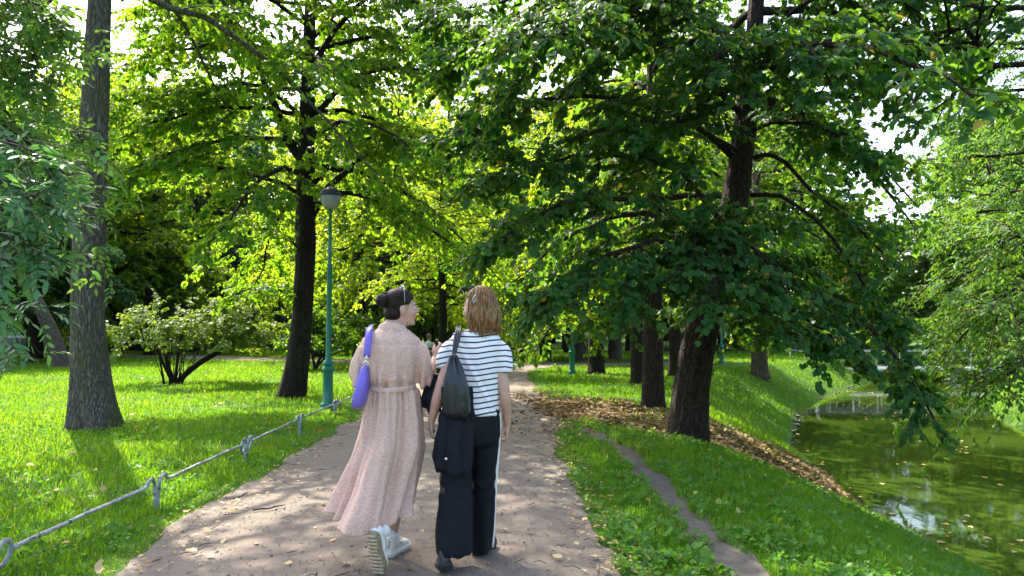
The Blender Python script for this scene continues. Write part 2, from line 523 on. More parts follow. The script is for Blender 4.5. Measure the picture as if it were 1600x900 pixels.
# ------------------------------------------------------------------ leaves
TPL = {
    'round': (np.array([(0, 0, 0), (.12, .34, .06), (.5, .46, .10), (1, 0, -.04), (.5, -.46, .10), (.12, -.34, .06)]), [(0, 3, 2, 1), (0, 5, 4, 3)]),
    'diamond': (np.array([(0, 0, 0), (.45, .40, .10), (1, 0, -.05), (.45, -.40, .10)]), [(0, 2, 1), (0, 3, 2)]),
    'lance': (np.array([(0, 0, 0), (.3, .19, .03), (.65, .17, .02), (1, 0, -.06), (.65, -.17, .02), (.3, -.19, .03)]), [(0, 3, 2, 1), (0, 5, 4, 3)]),
    'narrow': (np.array([(0, 0, 0), (.4, .22, .05), (1, 0, -.05), (.4, -.22, .05)]), [(0, 2, 1), (0, 3, 2)]),
    'maple': (np.array([(0, 0, 0), (.05, .5, .05), (.38, .30, .03), (.72, .46, .08), (1.05, 0, -.05), (.72, -.46, .08), (.38, -.30, .03), (.05, -.5, .05)]), [(0, 2, 1), (0, 4, 3, 2), (0, 6, 5, 4), (0, 7, 6)]),
}
def leaf_mesh(name, pos, d, nrm, size, tint, shape):
    tp, fc = TPL[shape]
    d = norm(d); s = norm(np.cross(nrm, d)); n = np.cross(d, s)
    k = len(tp); N = len(pos)
    V = pos[:, None] + size[:, None, None] * (tp[None, :, 0:1] * d[:, None] + tp[None, :, 1:2] * s[:, None] + tp[None, :, 2:3] * n[:, None])
    base = (np.arange(N) * k)[:, None]
    groups = {}
    for f in fc: groups.setdefault(len(f), []).append(base + np.array(f)[None])
    return mesh_np(name, V.reshape(-1, 3), [np.concatenate(g) for g in groups.values()], False, {'tint': np.repeat(tint, k)})

class Foliage:
    def __init__(s, seed):
        s.rng = np.random.default_rng(seed); s.P, s.D, s.N, s.S, s.T = [], [], [], [], []
        s.wood = Geo()
    def limb(s, pts, r0, sub=3.2, sub_len=.36, t0=.2, twigs=9, leaves=9, size=.075, droop=.22, n=10, r1=.012, spread=1.0, flat=.35, twig_len=.34, sides=7, wood_subs=True, face=.5):
        rng = s.rng
        P = spline(pts, n)
        P[1:] += rng.normal(0, .02, (n - 1, 3)) * np.linalg.norm(P[-1] - P[0]) * .35
        L = np.linalg.norm(np.diff(P, axis=0), axis=1).sum()
        s.wood.tube(P, np.linspace(r0, r1, n) , sides)
        ns = max(3, int(L * sub))
        tt = np.sort(t0 + (1 - t0) * rng.random(ns) ** .85)
        i = np.minimum((tt * (n - 1)).astype(int), n - 2); f = (tt * (n - 1) - i)[:, None]
        S0 = P[i] * (1 - f) + P[i + 1] * f
        T = norm(P[i + 1] - P[i])
        side = norm(np.cross(T, (0, 0, 1.)) + 1e-6)
        sg = np.where(np.arange(ns) % 2, 1., -1.)[:, None]
        ang = rng.uniform(.5, 1.25, ns)[:, None]
        D = T * np.cos(ang) + side * sg * np.sin(ang) * spread + np.array((0, 0, 1.)) * rng.normal(.05, flat, (ns, 1))
        D[-1] = T[-1]
        D = norm(D)
        Ls = L * sub_len * (1.12 - tt) ** .6 * rng.uniform(.6, 1.25, ns)
        Ls = np.clip(Ls, .25, 2.6)
        s.spray(S0, D, Ls, twigs, leaves, size, droop, twig_len, wood_subs, face)
        return P
    def spray(s, S0, D, Ls, twigs, leaves, size, droop, twig_len, wood_subs=True, face=.5):
        rng = s.rng; ns = len(S0)
        if wood_subs:
            u = np.linspace(0, 1, 5)[None, :, None]
            Q = S0[:, None] + D[:, None] * (Ls[:, None, None] * u); Q[..., 2] -= droop * (Ls[:, None] * u[..., 0]) ** 2
            for k in range(ns): s.wood.tube(Q[k], np.linspace(.004 + .006 * Ls[k], .003, 5), 4)
        nt = np.maximum(2, (Ls * twigs).astype(int)); k = np.repeat(np.arange(ns), nt); m = len(k)
        u = (.08 + .95 * rng.random(m))
        a = S0[k] + D[k] * (Ls[k] * u)[:, None]; a[:, 2] -= droop * (Ls[k] * u) ** 2
        td = D[k].copy(); td[:, 2] -= 2 * droop * Ls[k] * u * .8; td = norm(td)
        sd = norm(np.cross(td, (0, 0, 1.)) + 1e-6)
        an = rng.uniform(.35, 1.2, m) * np.where(rng.random(m) < .5, 1, -1)
        E = norm(td * np.cos(an)[:, None] + sd * np.sin(an)[:, None] + np.array((0, 0, 1.)) * rng.normal(-.05, .28, (m, 1)))
        tl = twig_len * rng.uniform(.6, 1.3, m)
        if s.twig_wood:
            u3 = np.linspace(0, 1, 3)[None, :, None]
            Q = a[:, None] + E[:, None] * (tl[:, None, None] * u3); Q[..., 2] -= .35 * (tl[:, None] * u3[..., 0]) ** 2
            for q in Q: s.wood.tube(q, (.0035, .0025, .0015), 3, False)
        kk = np.repeat(np.arange(m), leaves); M_ = len(kk)
        v = rng.random(M_)
        p = a[kk] + E[kk] * (tl[kk] * v)[:, None]; p[:, 2] -= .35 * (tl[kk] * v) ** 2
        lsd = norm(np.cross(E[kk], (0, 0, 1.)) + 1e-6) * np.where(rng.random(M_) < .5, 1, -1)[:, None]
        ld = norm(E[kk] * .6 + lsd * .7 + rng.normal(0, .3, (M_, 3)) + np.array((0, 0, -.7)))
        out = E[kk] * .6 + D[k][kk] * .5; out[:, 2] = 0
        ln = norm(np.array((0, 0, .8)) + out + rng.normal(0, face, (M_, 3)))
        s.P.append(p); s.D.append(ld); s.N.append(ln); s.S.append(size * rng.uniform(.5, 1.3, M_))
        tb = rng.random(ns)[k][kk]
        t_ = np.clip(.45 * tb + .5 * rng.random(M_), 0, .94)
        t_[rng.random(M_) < s.odd] = 1.0
        s.T.append(t_)
    twig_wood = False
    odd = .006
    def arrays(s): return [np.concatenate(x) for x in (s.P, s.D, s.N, s.S, s.T)]
    def cut(s, keep):
        """drop leaves where keep(pos) is False"""
        A = s.arrays(); k = keep(A[0])
        s.P, s.D, s.N, s.S, s.T = ([x[k]] for x in A)
    def crown_mesh(s, name, shape): return leaf_mesh(name, *s.arrays(), shape)

def auto_limbs(F, top_fn, z0, z1, n, length, seed=0, r0=.07, az0=0, az_range=2 * math.pi, **kw):
    """whorled limbs along a trunk; top_fn(z) -> trunk point; length(u) -> limb length, u 0..1 up the crown"""
    rng = F.rng
    for i in range(n):
        u = (i + rng.random()) / n
        z = z0 + (z1 - z0) * u
        s = top_fn(z)
        az = az0 + (i * 2.399963 + rng.normal(0, .3)) % az_range
        L = length(u) * rng.uniform(.8, 1.15)
        rise = -.05 + .75 * u + rng.normal(0, .08); drop = .45 * (1 - u) + .08
        h = np.array((math.cos(az), math.sin(az), 0))
        pts = [s + h * L * q + np.array((0, 0, 1.)) * L * (rise * q - drop * q * q) for q in (0, .33, .66, 1)]
        F.limb(pts, r0 * (1.1 - .6 * u) + .01, **kw)

def trunk_geo(pts, rad, sides=28, n=60, flare=.5, flare_h=.5, lobes=5, amp=.05, seed=0, cap=True):
    P = spline(pts, n)
    rp = np.linspace(0, 1, len(rad)); r = np.interp(np.linspace(0, 1, n), rp, rad)
    T = norm(np.gradient(P, axis=0))
    U = norm(np.cross(T, (0, 1., 0))); W = np.cross(T, U)
    a = np.arange(sides) / sides * 2 * np.pi
    h = P[:, 2] - P[0, 2]
    fl = flare * np.exp(-np.maximum(h, 0) / (flare_h * .45))
    lob = .5 + .5 * np.cos(lobes * a + seed) * .7 + .3 * np.cos((lobes - 2) * a + seed * 2)
    rr = r[:, None] * (1 + fl[:, None] * lob[None])
    ring = np.stack([np.cos(a), np.sin(a)], -1)
    nz = fbm(np.concatenate([np.repeat((ring * 2.2)[None], n, 0), np.repeat(h[:, None, None] * .9, sides, 1)], -1) + seed * 3.1, seed, 3) - .5
    nf = fbm(np.concatenate([np.repeat((ring * 7)[None], n, 0), np.repeat(h[:, None, None] * 2.2, sides, 1)], -1) + seed, seed + 5, 2) - .5
    nr = np.abs(vnoise(np.concatenate([np.repeat((ring * 11)[None], n, 0), np.repeat(h[:, None, None] * 2.6, sides, 1)], -1) + seed, 77) - .5) * 2
    rr = rr * (1 + amp * 2.4 * nz + amp * 1.6 * nf + amp * .9 * (np.minimum(nr, .5) - .25))
    V = P[:, None] + rr[..., None] * (np.cos(a)[None, :, None] * U[:, None] + np.sin(a)[None, :, None] * W[:, None])
    g = Geo(); g.grid(V, cap)
    return g, P, r

def make_tree(label, cat, trunk, bark_m, F, leaf_m, shape, group=None, name='tree', extra=None):
    g, P, r = trunk
    root = empty(name, tuple(P[0])); tag(root, label, cat, group)
    g.build('trunk', bark_m, root)
    if F.wood.n: F.wood.build('branches', bark_m, root)
    cr = link('crown', F.crown_mesh('crown', shape), leaf_m, root); cr['kind'] = 'stuff'
    return root
def on_trunk(P):
    P = np.asarray(P)
    return lambda z: np.array([np.interp(z, P[:, 2], P[:, 0]), np.interp(z, P[:, 2], P[:, 1]), z])

# ------------------------------------------------------------------ trees
# big grey trunk on the left lawn; its crown starts above the picture
gtr = trunk_geo([px(150, 674, 10.7), px(144, 620, 10.7), px(138, 520, 10.7), px(139, 380, 10.7), px(149, 150, 10.7), px(156, -10, 10.7), px(165, -260, 10.8), px(170, -640, 10.8)],
                [.31, .275, .225, .21, .18, .155, .12, .05], 96, 220, .45, .7, 5, .07, 2.4)
F = Foliage(11)
auto_limbs(F, on_trunk(gtr[1]), 6.6, 11.5, 26, lambda u: 4.2 - 1.8 * u, r0=.05, sub=4, twigs=8, leaves=8, size=.105)
make_tree('tall grey-barked tree with mossy flared foot on the left lawn', 'tree', gtr, M['bark_grey'], F, M['maple'], 'diamond')

# dark linden behind the street lamp
gtr = trunk_geo([px(455, 622, 15.6), px(466, 560, 15.6), px(473, 480, 15.6), px(477, 380, 15.6), px(478, 250, 15.6), px(482, 100, 15.6), px(486, -40, 15.6), px(488, -300, 15.6)],
                [.27, .235, .20, .215, .185, .14, .10, .04], 36, 110, .22, .5, 4, .09, 5)
F = Foliage(22); Y2 = 15.6
lk = dict(sub=6.4, twigs=15, leaves=10, size=.092, face=.6)
F.limb([px(472, 250, Y2), px(440, 190, Y2), px(408, 120, Y2 - .4), px(355, 10, Y2 - 1), px(320, -70, Y2 - 1.2)], .11, t0=.25, **lk)
F.limb([px(488, 335, Y2), px(525, 285, Y2 - .2), px(575, 240, Y2 - .6), px(640, 215, Y2 - 1), px(720, 235, Y2 - 1.4)], .09, t0=.25, **lk)
F.limb([px(470, 305, Y2), px(400, 272, Y2 - .5), px(320, 258, Y2 - 1), px(235, 262, Y2 - 1.5), px(190, 285, Y2 - 1.8)], .055, t0=.3, **lk)
F.limb([px(470, 180, Y2), px(400, 130, Y2 - .6), px(310, 138, Y2 - 1.1), px(215, 158, Y2 - 1.5), px(165, 185, Y2 - 1.8)], .05, t0=.2, **lk)
F.limb([px(490, 180, Y2), px(550, 120, Y2 - .7), px(620, 105, Y2 - 1.3), px(700, 120, Y2 - 1.8)], .07, t0=.15, **lk)
F.limb([px(490, 100, Y2), px(540, 30, Y2 - .5), px(600, -20, Y2 - 1), px(680, -10, Y2 - 1.4)], .07, t0=.15, **lk)
F.limb([px(472, 470, Y2), px(430, 452, Y2 - .4), px(390, 452, Y2 - .8), px(350, 470, Y2 - 1)], .03, t0=.1, **lk)
F.limb([px(478, 400, Y2), px(440, 370, Y2 - .7), px(380, 350, Y2 - 1.2), px(310, 352, Y2 - 1.6)], .035, t0=.3, **lk)
F.limb([px(488, 290, Y2), px(560, 220, Y2 + .7), px(640, 215, Y2 + 1.2), px(690, 262, Y2 + 1.6)], .05, t0=.3, **lk)
F.limb([px(488, 60, Y2), px(570, -10, Y2 - 1), px(660, 10, Y2 - 2), px(740, 60, Y2 - 2.5)], .06, t0=.15, **lk)
F.limb([px(488, 140, Y2), px(570, 80, Y2 + .8), px(650, 60, Y2 + 1.2), px(730, 90, Y2 + 1.5)], .05, t0=.15, **lk)
F.limb([px(480, 120, Y2), px(400, 60, Y2 + .5), px(320, 50, Y2 + .6), px(230, 90, Y2 + .5)], .05, t0=.15, **lk)
F.limb([px(480, 40, Y2), px(400, -10, Y2 - .8), px(300, -10, Y2 - 1.4), px(200, 30, Y2 - 1.8)], .05, t0=.15, **lk)
auto_limbs(F, on_trunk(gtr[1]), 4.2, 12.4, 34, lambda u: 4.7 - 1.6 * u, r0=.05, sub=4.6, twigs=11, leaves=9, size=.108, face=.6)
F.cut(lambda p: ~((p[:, 1] < 13.7) & (np.abs(p[:, 0] + 3.27 * p[:, 1] / 13.1) < .55) & (p[:, 2] < 4.25)))
make_tree('dark-trunked linden with burly foot standing behind the street lamp', 'tree', gtr, M['bark_dark'], F, M['maple'], 'diamond')

# the leaning linden on the canal bank
Y3 = 10.0
tp = [px(1074, 690, Y3), px(1082, 600, Y3), px(1096, 520, Y3), px(1122, 420, Y3), px(1145, 330, Y3), px(1160, 230, Y3), px(1172, 120, Y3), px(1182, 0, Y3), px(1190, -300, Y3 + .2)]
gtr = trunk_geo(tp, [.24, .222, .218, .21, .19, .155, .13, .10, .03], 64, 160, .45, .7, 4, .08, 9)
F = Foliage(33); F.odd = .012; F.twig_wood = True
lk = dict(sub=6.8, twigs=15, leaves=11, size=.078, droop=.26, twig_len=.30)
# low right limb drooping over the water
F.limb([px(1150, 410, Y3), px(1230, 420, 9.7), px(1320, 480, 9.3), px(1400, 560, 9.0), px(1462, 660, 8.8)], 0.051, t0=.12, **lk)
F.limb([px(1140, 440, Y3), px(1210, 470, 9.2), px(1290, 520, 8.7), px(1350, 570, 8.4)], 0.034, t0=.1, **lk)
F.limb([px(1172, 305, Y3), px(1225, 310, 9.9), px(1290, 360, 9.7), px(1345, 440, 9.6), px(1400, 520, 9.5)], 0.034, t0=.45, **lk)
F.limb([px(1178, 247, Y3), px(1215, 245, 10), px(1258, 285, 10), px(1310, 330, 9.9), px(1390, 400, 9.8)], 0.037, t0=.55, **lk)
F.limb([px(1130, 470, Y3), px(1180, 480, 9.0), px(1230, 520, 8.5), px(1270, 560, 8.2)], 0.027, t0=.2, **lk)
# left mass towards the path
F.limb([px(1120, 380, Y3), px(1040, 330, 9.4), px(950, 310, 8.9), px(850, 330, 8.5), px(770, 385, 8.2)], 0.048, t0=.15, **lk)
F.limb([px(1118, 400, Y3), px(1050, 380, 9.0), px(970, 390, 8.5), px(900, 430, 8.2), px(850, 480, 8.0)], 0.037, t0=.15, **lk)
F.limb([px(1120, 420, Y3), px(1080, 400, 9.2), px(1040, 420, 8.4), px(1010, 460, 7.9)], 0.034, t0=.15, **lk)
F.limb([px(1120, 400, Y3), px(1100, 380, 9.0), px(1110, 410, 8.2), px(1120, 470, 7.7)], 0.034, t0=.15, **lk)
F.limb([px(1125, 390, Y3), px(1140, 370, 9.0), px(1190, 400, 8.2), px(1230, 450, 7.8)], 0.034, t0=.2, **lk)
F.limb([px(1130, 350, Y3), px(1060, 270, 9.6), px(960, 240, 9.2), px(850, 255, 8.8), px(745, 290, 8.6)], 0.041, t0=.2, **lk)
F.limb([px(1150, 250, Y3), px(1060, 180, 9.8), px(940, 150, 9.5), px(820, 165, 9.2), px(720, 210, 9)], 0.048, t0=.2, **lk)
F.limb([px(1160, 180, Y3), px(1060, 90, 9.6), px(930, 50, 9.2), px(800, 60, 8.8), px(700, 90, 8.6)], 0.048, t0=.15, **lk)
F.limb([px(1180, 110, Y3), px(1260, 80, 9.8), px(1360, 100, 9.6), px(1440, 170, 9.4)], 0.041, t0=.2, **lk)
F.limb([px(1180, 90, Y3), px(1250, 10, 9.6), px(1340, -20, 9.2), px(1440, 20, 8.9)], 0.041, t0=.15, **lk)
F.limb([px(1170, 170, Y3), px(1250, 180, 10.6), px(1340, 230, 11), px(1430, 320, 11.3)], 0.034, t0=.3, sub=4, twigs=9, leaves=9, size=.085)
F.limb([px(1165, 150, Y3), px(1150, 90, 9.0), px(1130, 80, 8.2), px(1100, 120, 7.5)], 0.041, t0=.2, **lk)
F.limb([px(1170, 120, Y3), px(1210, 60, 9.0), px(1260, 70, 8.2), px(1300, 130, 7.6)], 0.041, t0=.2, **lk)
F.limb([px(1128, 360, Y3), px(1110, 345, 9.3), px(1085, 380, 8.6), px(1070, 440, 8.2)], 0.031, t0=.2, **lk)
F.limb([px(1135, 360, Y3), px(1150, 345, 9.4), px(1165, 385, 8.8), px(1160, 450, 8.4)], 0.031, t0=.2, **lk)
F.limb([px(1115, 430, Y3), px(1060, 420, 9.6), px(1010, 450, 9.3), px(960, 500, 9.0)], 0.027, t0=.2, **lk)
F.limb([px(1172, 130, Y3), px(1060, 30, 9.8), px(930, -20, 9.4), px(800, -5, 9.0), px(690, 30, 8.8)], .045, t0=.12, **lk)
F.limb([px(1172, 110, Y3), px(1080, 20, 9.0), px(980, 0, 8.0), px(880, 20, 7.2), px(800, 60, 6.8)], .045, t0=.15, **lk)
F.limb([px(1160, 240, Y3), px(1090, 200, 9.2), px(1000, 190, 8.6), px(900, 215, 8.1)], .04, t0=.15, **lk)
F.limb([px(1165, 210, Y3), px(1230, 190, 9.3), px(1310, 210, 8.8), px(1370, 270, 8.5)], .035, t0=.15, **lk)
F.twig_wood = False
lk2 = dict(sub=4.2, twigs=10, leaves=9, size=.10, droop=.24, twig_len=.36)
auto_limbs(F, on_trunk(gtr[1]), 4.6, 9.5, 24, lambda u: 3.5 - 1.5 * u, r0=.06, **lk2)
_r = np.random.default_rng(8)
F.cut(lambda p: ~((p[:, 0] > 4.7) & (p[:, 2] > 2.3) & (_r.random(len(p)) < .5)))
T3 = make_tree('big dark linden leaning over the canal bank with drooping branches', 'tree', gtr, M['bark_brown'], F, M['linden'], 'round')

# row of lindens behind it along the path
def row_tree(bx, by, Y, r, h, seed, label, lean=(0, 0), bark_m='bark_brown', leaf='lime', zlow=2.4, L=4.2, n=34, group='lindens in a row along the canal path', nleaf=8, shape='diamond', lk=None, extra=()):
    b = px(bx, by, Y); b[2] = gzf(b[0], Y) - .06
    tp = [b, b + np.array((lean[0] * .3, lean[1] * .3, h * .25)), b + np.array((lean[0] * .7, lean[1] * .7, h * .6)), b + np.array((lean[0], lean[1], h))]
    tr = trunk_geo(tp, [r, r * .85, r * .55, r * .08], 24, 60, .35, .6, 4, .07, seed)
    F = Foliage(seed * 7 + 1)
    kw = dict(sub=4.2, twigs=9, leaves=nleaf, size=.135, droop=.2, twig_len=.42, face=.6)
    if lk: kw.update(lk)
    auto_limbs(F, on_trunk(tr[1]), zlow, h * .95, n, lambda u: L * (1 - .65 * u), r0=r * .28, **kw)
    for e in extra:
        F.limb([on_trunk(tr[1])(e[0])] + [px(*q) for q in e[1]], .05, t0=.25, **kw)
    return make_tree(label, 'tree', tr, M[bark_m], F, M[leaf], shape, group)
row_tree(1020, 637, 13.7, .20, 11, 3, 'straight linden just behind the leaning linden on the bank', (.1, 0), zlow=2.7, L=3.4, leaf='linden')
row_tree(998, 600, 19.6, .21, 12, 4, 'dark linden trunk second behind the leaning one', (-.1, 0), 'bark_dark', zlow=3.0, L=3.4, n=28)
row_tree(1055, 588, 22.5, .20, 12, 6, 'linden at the bank top third behind the leaning one', (.2, 0), zlow=3.0, L=3.4, n=28)
row_tree(932, 584, 24.0, .26, 12.5, 8, 'dark linden on the sunlit grass beside the farther lamp', (0, 0), 'bark_dark', zlow=3.2, L=3.5, n=30,
         extra=[(3.0, [(890, 470, 23.2), (840, 470, 22.4), (800, 500, 21.8)]), (3.2, [(900, 500, 22.6), (880, 500, 21.5), (860, 520, 20.6)]), (3.6, [(870, 430, 23.2), (800, 410, 22.5), (745, 440, 22)])])
row_tree(1187, 582, 26.5, .30, 10, 12, 'thick-stemmed tree with yellowing low leaves on the far bank slope', (0, 0), 'bark_pale', leaf='elm', zlow=2.2, L=3.6, n=26, group=None)

# trees on the lawn beyond, seen through the gaps: prototypes, then copies that share their meshes
def proto(seed, leaf, h, L, r, zlow, n, bark_m, shape='diamond', size=.19, sub=4.4, twigs=9, leaves=9):
    tr = trunk_geo([(0, 0, -.15), (.1, 0, h * .3), (-.05, .1, h * .65), (.05, 0, h)], [r, r * .85, r * .5, r * .06], 18, 34, .4, .7, 4, .08, seed)
    F = Foliage(seed)
    auto_limbs(F, on_trunk(tr[1]), zlow, h * .95, n, lambda u: L * (1.0 - .6 * u), r0=r * .2, face=.7, sub=sub, twigs=twigs, leaves=leaves, size=size, droop=.18, twig_len=.5, wood_subs=False, sides=5)
    root = empty('park_tree')
    tr[0].build('trunk', M[bark_m], root); F.wood.build('branches', M[bark_m], root)
    c = link('crown', F.crown_mesh('crown', shape), M[leaf], root); c['kind'] = 'stuff'
    return root
PROTO = [proto(101, 'lime', 13, 5.2, .28, 3.9, 34, 'bark_dark', sub=3.6, twigs=6, leaves=8, size=.17), proto(102, 'maple', 14, 5.0, .28, 4.4, 40, 'bark_dark'),
         proto(103, 'deep', 12, 4.6, .26, 3.4, 40, 'bark_brown'), proto(104, 'elm', 12, 4.8, .32, 3.8, 40, 'bark_pale')]
_used = set()
def place(k, loc, rz, sc, label, group):
    p = PROTO[k]
    if k not in _used:
        _used.add(k); r = p
    else:
        r = p.copy(); COL.objects.link(r)
        for ch in p.children:
            q = ch.copy(); COL.objects.link(q); q.parent = r
            q.matrix_parent_inverse = Matrix.Identity(4)
    r.location = loc; r.rotation_euler = (0, 0, rz); r.scale = (sc, sc, sc)
    tag(r, label, 'tree', group); r['kind'] = 'thing'
    return r
rs = random.Random(5)
def bgt(k, bx, Y, sc, label, group=None):
    X = (bx - 800) / 1155.6 * Y
    return place(k, (X, Y, gzf(X, Y) - .03), rs.uniform(0, 6.28), sc, label, group)
GB = 'park trees across the far lawn'
# individually recognisable trunks
bgt(3, 908, 33.5, .95, 'pale grey trunk across the path right of the farther lamp')
bgt(3, 960, 34.5, 1.0, 'pale grey trunk across the path between two dark lindens')
bgt(0, 852, 37, 1.0, 'dark trunk left of the farther lamp across the path')
bgt(0, 884, 46, 1.05, 'dark trunk seen behind the farther lamp')
bgt(0, 815, 41, 1.0, 'dark trunk beside the pram across the path')
bgt(1, 176, 41, 1.1, 'straight dark trunk right of the big mossy-footed tree')
bgt(2, 50, 32, .85, 'slim trunk behind the hanging leaves at the far left')
bgt(1, 62, 35, .8, 'slim straight trunk next to the leaning one at far left')
BG = []
for (k, bx, Y, sc) in [(0, 130, 44, 1.0), (0, 235, 40, .95), (0, 300, 47, .9), (0, 215, 50, 1.0), (0, 196, 56, 1), (0, 160, 60, 1.0), (2, 222, 57, 1), (1, 232, 58, .9), (2, 350, 52, 1), (0, 300, 62, 1.15), (0, 400, 66, 1.2), (1, 585, 36, .62), (1, 655, 38, .66), (0, 560, 33, .9), (0, 730, 40, 1.0), (0, 620, 29, .85), (0, 500, 38, 1.0), (0, 690, 24, .55), (0, 590, 45, 1.1), 
                       (0, 545, 62, 1.1), (0, 640, 66, 1.2), (0, 470, 64, 1.1), (0, 700, 60, 1.2), (0, 780, 66, 1.2), (2, 985, 48, 1), (1, 1010, 60, 1.1), (2, 1060, 52, 1), (1, 1100, 62, 1.1), (0, 1130, 50, 1), (2, 1150, 66, 1.2), (1, 1215, 56, 1.1), (2, 1260, 68, 1.2), (1, 1310, 58, 1.1),
                       (3, 1350, 48, 1.0), (3, 1400, 62, 1.2), (3, 1450, 52, 1.1), (2, 1500, 70, 1.3), (3, 1560, 60, 1.2), (3, 1620, 48, 1.1), (1, 120, 64, 1.2), (2, -20, 50, 1.0), (1, -60, 40, 1.0), (2, 20, 66, 1.2), (1, -120, 30, .95), (1, 330, 80, 1.4), (2, 530, 80, 1.4), (2, 640, 78, 1.4), (2, 860, 76, 1.4), (2, 760, 90, 1.5), (1, 940, 82, 1.4), (2, 430, 90, 1.5), (2, 1040, 92, 1.5), (3, 1350, 90, 1.5), (3, 1550, 90, 1.6), (2, 60, 90, 1.4), (2, 190, 92, 1.5)]:
    look = ('lime-green tree', 'dark-trunked green tree', 'dense blue-green tree', 'pale-barked light green tree')[k]
    zone = next(z for lim, z in ((10, 'off the left edge'), (150, 'behind the far left wall'), (260, 'left of the pale shrub'), (380, 'behind the pale shrub'), (490, 'behind the dark linden'), (560, 'behind the street lamp'), (662, 'behind the pink dress'), (720, 'between the two women'), (800, 'behind the striped woman'), (970, 'behind the farther lamp'), (1075, 'behind the linden row'), (1240, 'beyond the canal slope'), (1430, 'above the far canal'), (1700, 'behind the footbridge')) if bx < lim)
    row = 'nearer' if Y < 51 else 'middle' if Y < 64 else 'farther' if Y < 78 else 'farthest'
    BG.append((k, bx, Y, sc * (.72 if 1290 < bx < 1540 else 1.0 if Y < 42 else 1.25 if Y < 50 else 1.45), f'{look} {zone} in the {row} row of the wood'))

for i, (k, bx, Y, sc, lb) in enumerate(BG):
    same = sorted(q[1] for q in BG if q[4] == lb)
    if len(same) > 1: lb = lb.replace(' row of the wood', ' row') + ', ' + (('left one', 'right one') if len(same) == 2 else ('leftmost one', 'middle one', 'rightmost one'))[same.index(bx)]
    bgt(k, bx, Y, sc, lb, GB)

# leaning trunk at far left
b = px(98, 576, 28); b[2] = gzf(b[0], b[1]) - .1
gtr = trunk_geo([b, px(84, 530, 28), px(62, 480, 28), px(30, 430, 28), px(-30, 370, 28), px(-90, 250, 28)], [.30, .26, .22, .18, .15, .08], 24, 60, .3, .6, 4, .12, 14)
F = Foliage(44)
for q in [(-60, 250), (-20, 300), (60, 300), (90, 350), (20, 250)]:
    F.limb([px(20, 415, 28), px((20 + q[0]) / 2, 360, 27.5), px(*q, 27)], .1, sub=3, twigs=6, leaves=8, size=.17, twig_len=.45)
make_tree('crooked pale trunk leaning left at the far left lawn', 'tree', gtr, M['bark_pale'], F, M['deep'], 'diamond')

# tree on the opposite bank, reaching in from the right edge
b = np.array((15.6, 15.5, gzf(15.6, 15.5) - .1))
gtr = trunk_geo([b, b + (0, 0, 3), b + (-.2, 0, 7), b + (-.3, 0, 13)], [.36, .3, .2, .03], 24, 50, .35, .6, 4, .07, 16)
F = Foliage(55)
lk = dict(sub=3.8, twigs=9, leaves=10, size=.10, droop=.2, twig_len=.42)
for (sy, e, Y) in [(420, (1500, 440), 15), (460, (1480, 540), 14.6), (380, (1490, 350), 15.5), (480, (1535, 600), 14), (300, (1500, 260), 16), (520, (1560, 585), 13), (430, (1540, 480), 12.5), (350, (1560, 380), 12.5), (250, (1530, 170), 15), (180, (1540, 90), 16), (470, (1510, 500), 17), (330, (1520, 320), 17.5), (120, (1490, 90), 15), (100, (1540, 30), 14), (160, (1475, 170), 16.5)]:
    s0 = on_trunk(gtr[1])(px(1960, sy, 15.5)[2]); ee = px(*e, Y)
    F.limb([s0, s0 * .6 + ee * .4 + (0, 0, .5), ee + (0.6, 0, .25), ee], .07, t0=.25, **lk)
auto_limbs(F, on_trunk(gtr[1]), 3.2, 12.5, 28, lambda u: 5 - 3 * u, r0=.07, sub=3, twigs=7, leaves=8, size=.12)
make_tree('light green tree on the opposite bank reaching in at the right edge', 'tree', gtr, M['bark_brown'], F, M['elm'], 'narrow')
# second one, whose dark boughs cross the upper right corner
b = np.array((8.9, 7.0, gzf(8.9, 7.0)))
b = np.array((13.6, 8.6, gzf(13.6, 8.6) - .1))
gtr = trunk_geo([b, b + (-.2, .1, 3), b + (-.4, .2, 7), b + (-.5, .2, 12)], [.34, .28, .2, .03], 20, 44, .35, .6, 4, .07, 18)
F = Foliage(66)
lk = dict(sub=3.4, twigs=8, leaves=8, size=.09, droop=.2)
s0 = on_trunk(gtr[1])(6.2)
F.limb([s0, px(1640, 100, 9.2), px(1520, 60, 9.3), px(1430, 40, 9.4), px(1330, 50, 9.5)], .05, t0=.3, **lk)
F.limb([s0 + (0, 0, .6), px(1620, 20, 9.2), px(1500, -20, 9.5), px(1400, -30, 9.8)], .05, t0=.3, **lk)
auto_limbs(F, on_trunk(gtr[1]), 6.4, 11.5, 16, lambda u: 4 - 2 * u, r0=.07, sub=2.6, twigs=6, leaves=7, size=.12)
make_tree('tree off the right edge whose dark boughs cross the upper corner', 'tree', gtr, M['bark_brown'], F, M['linden'], 'round')

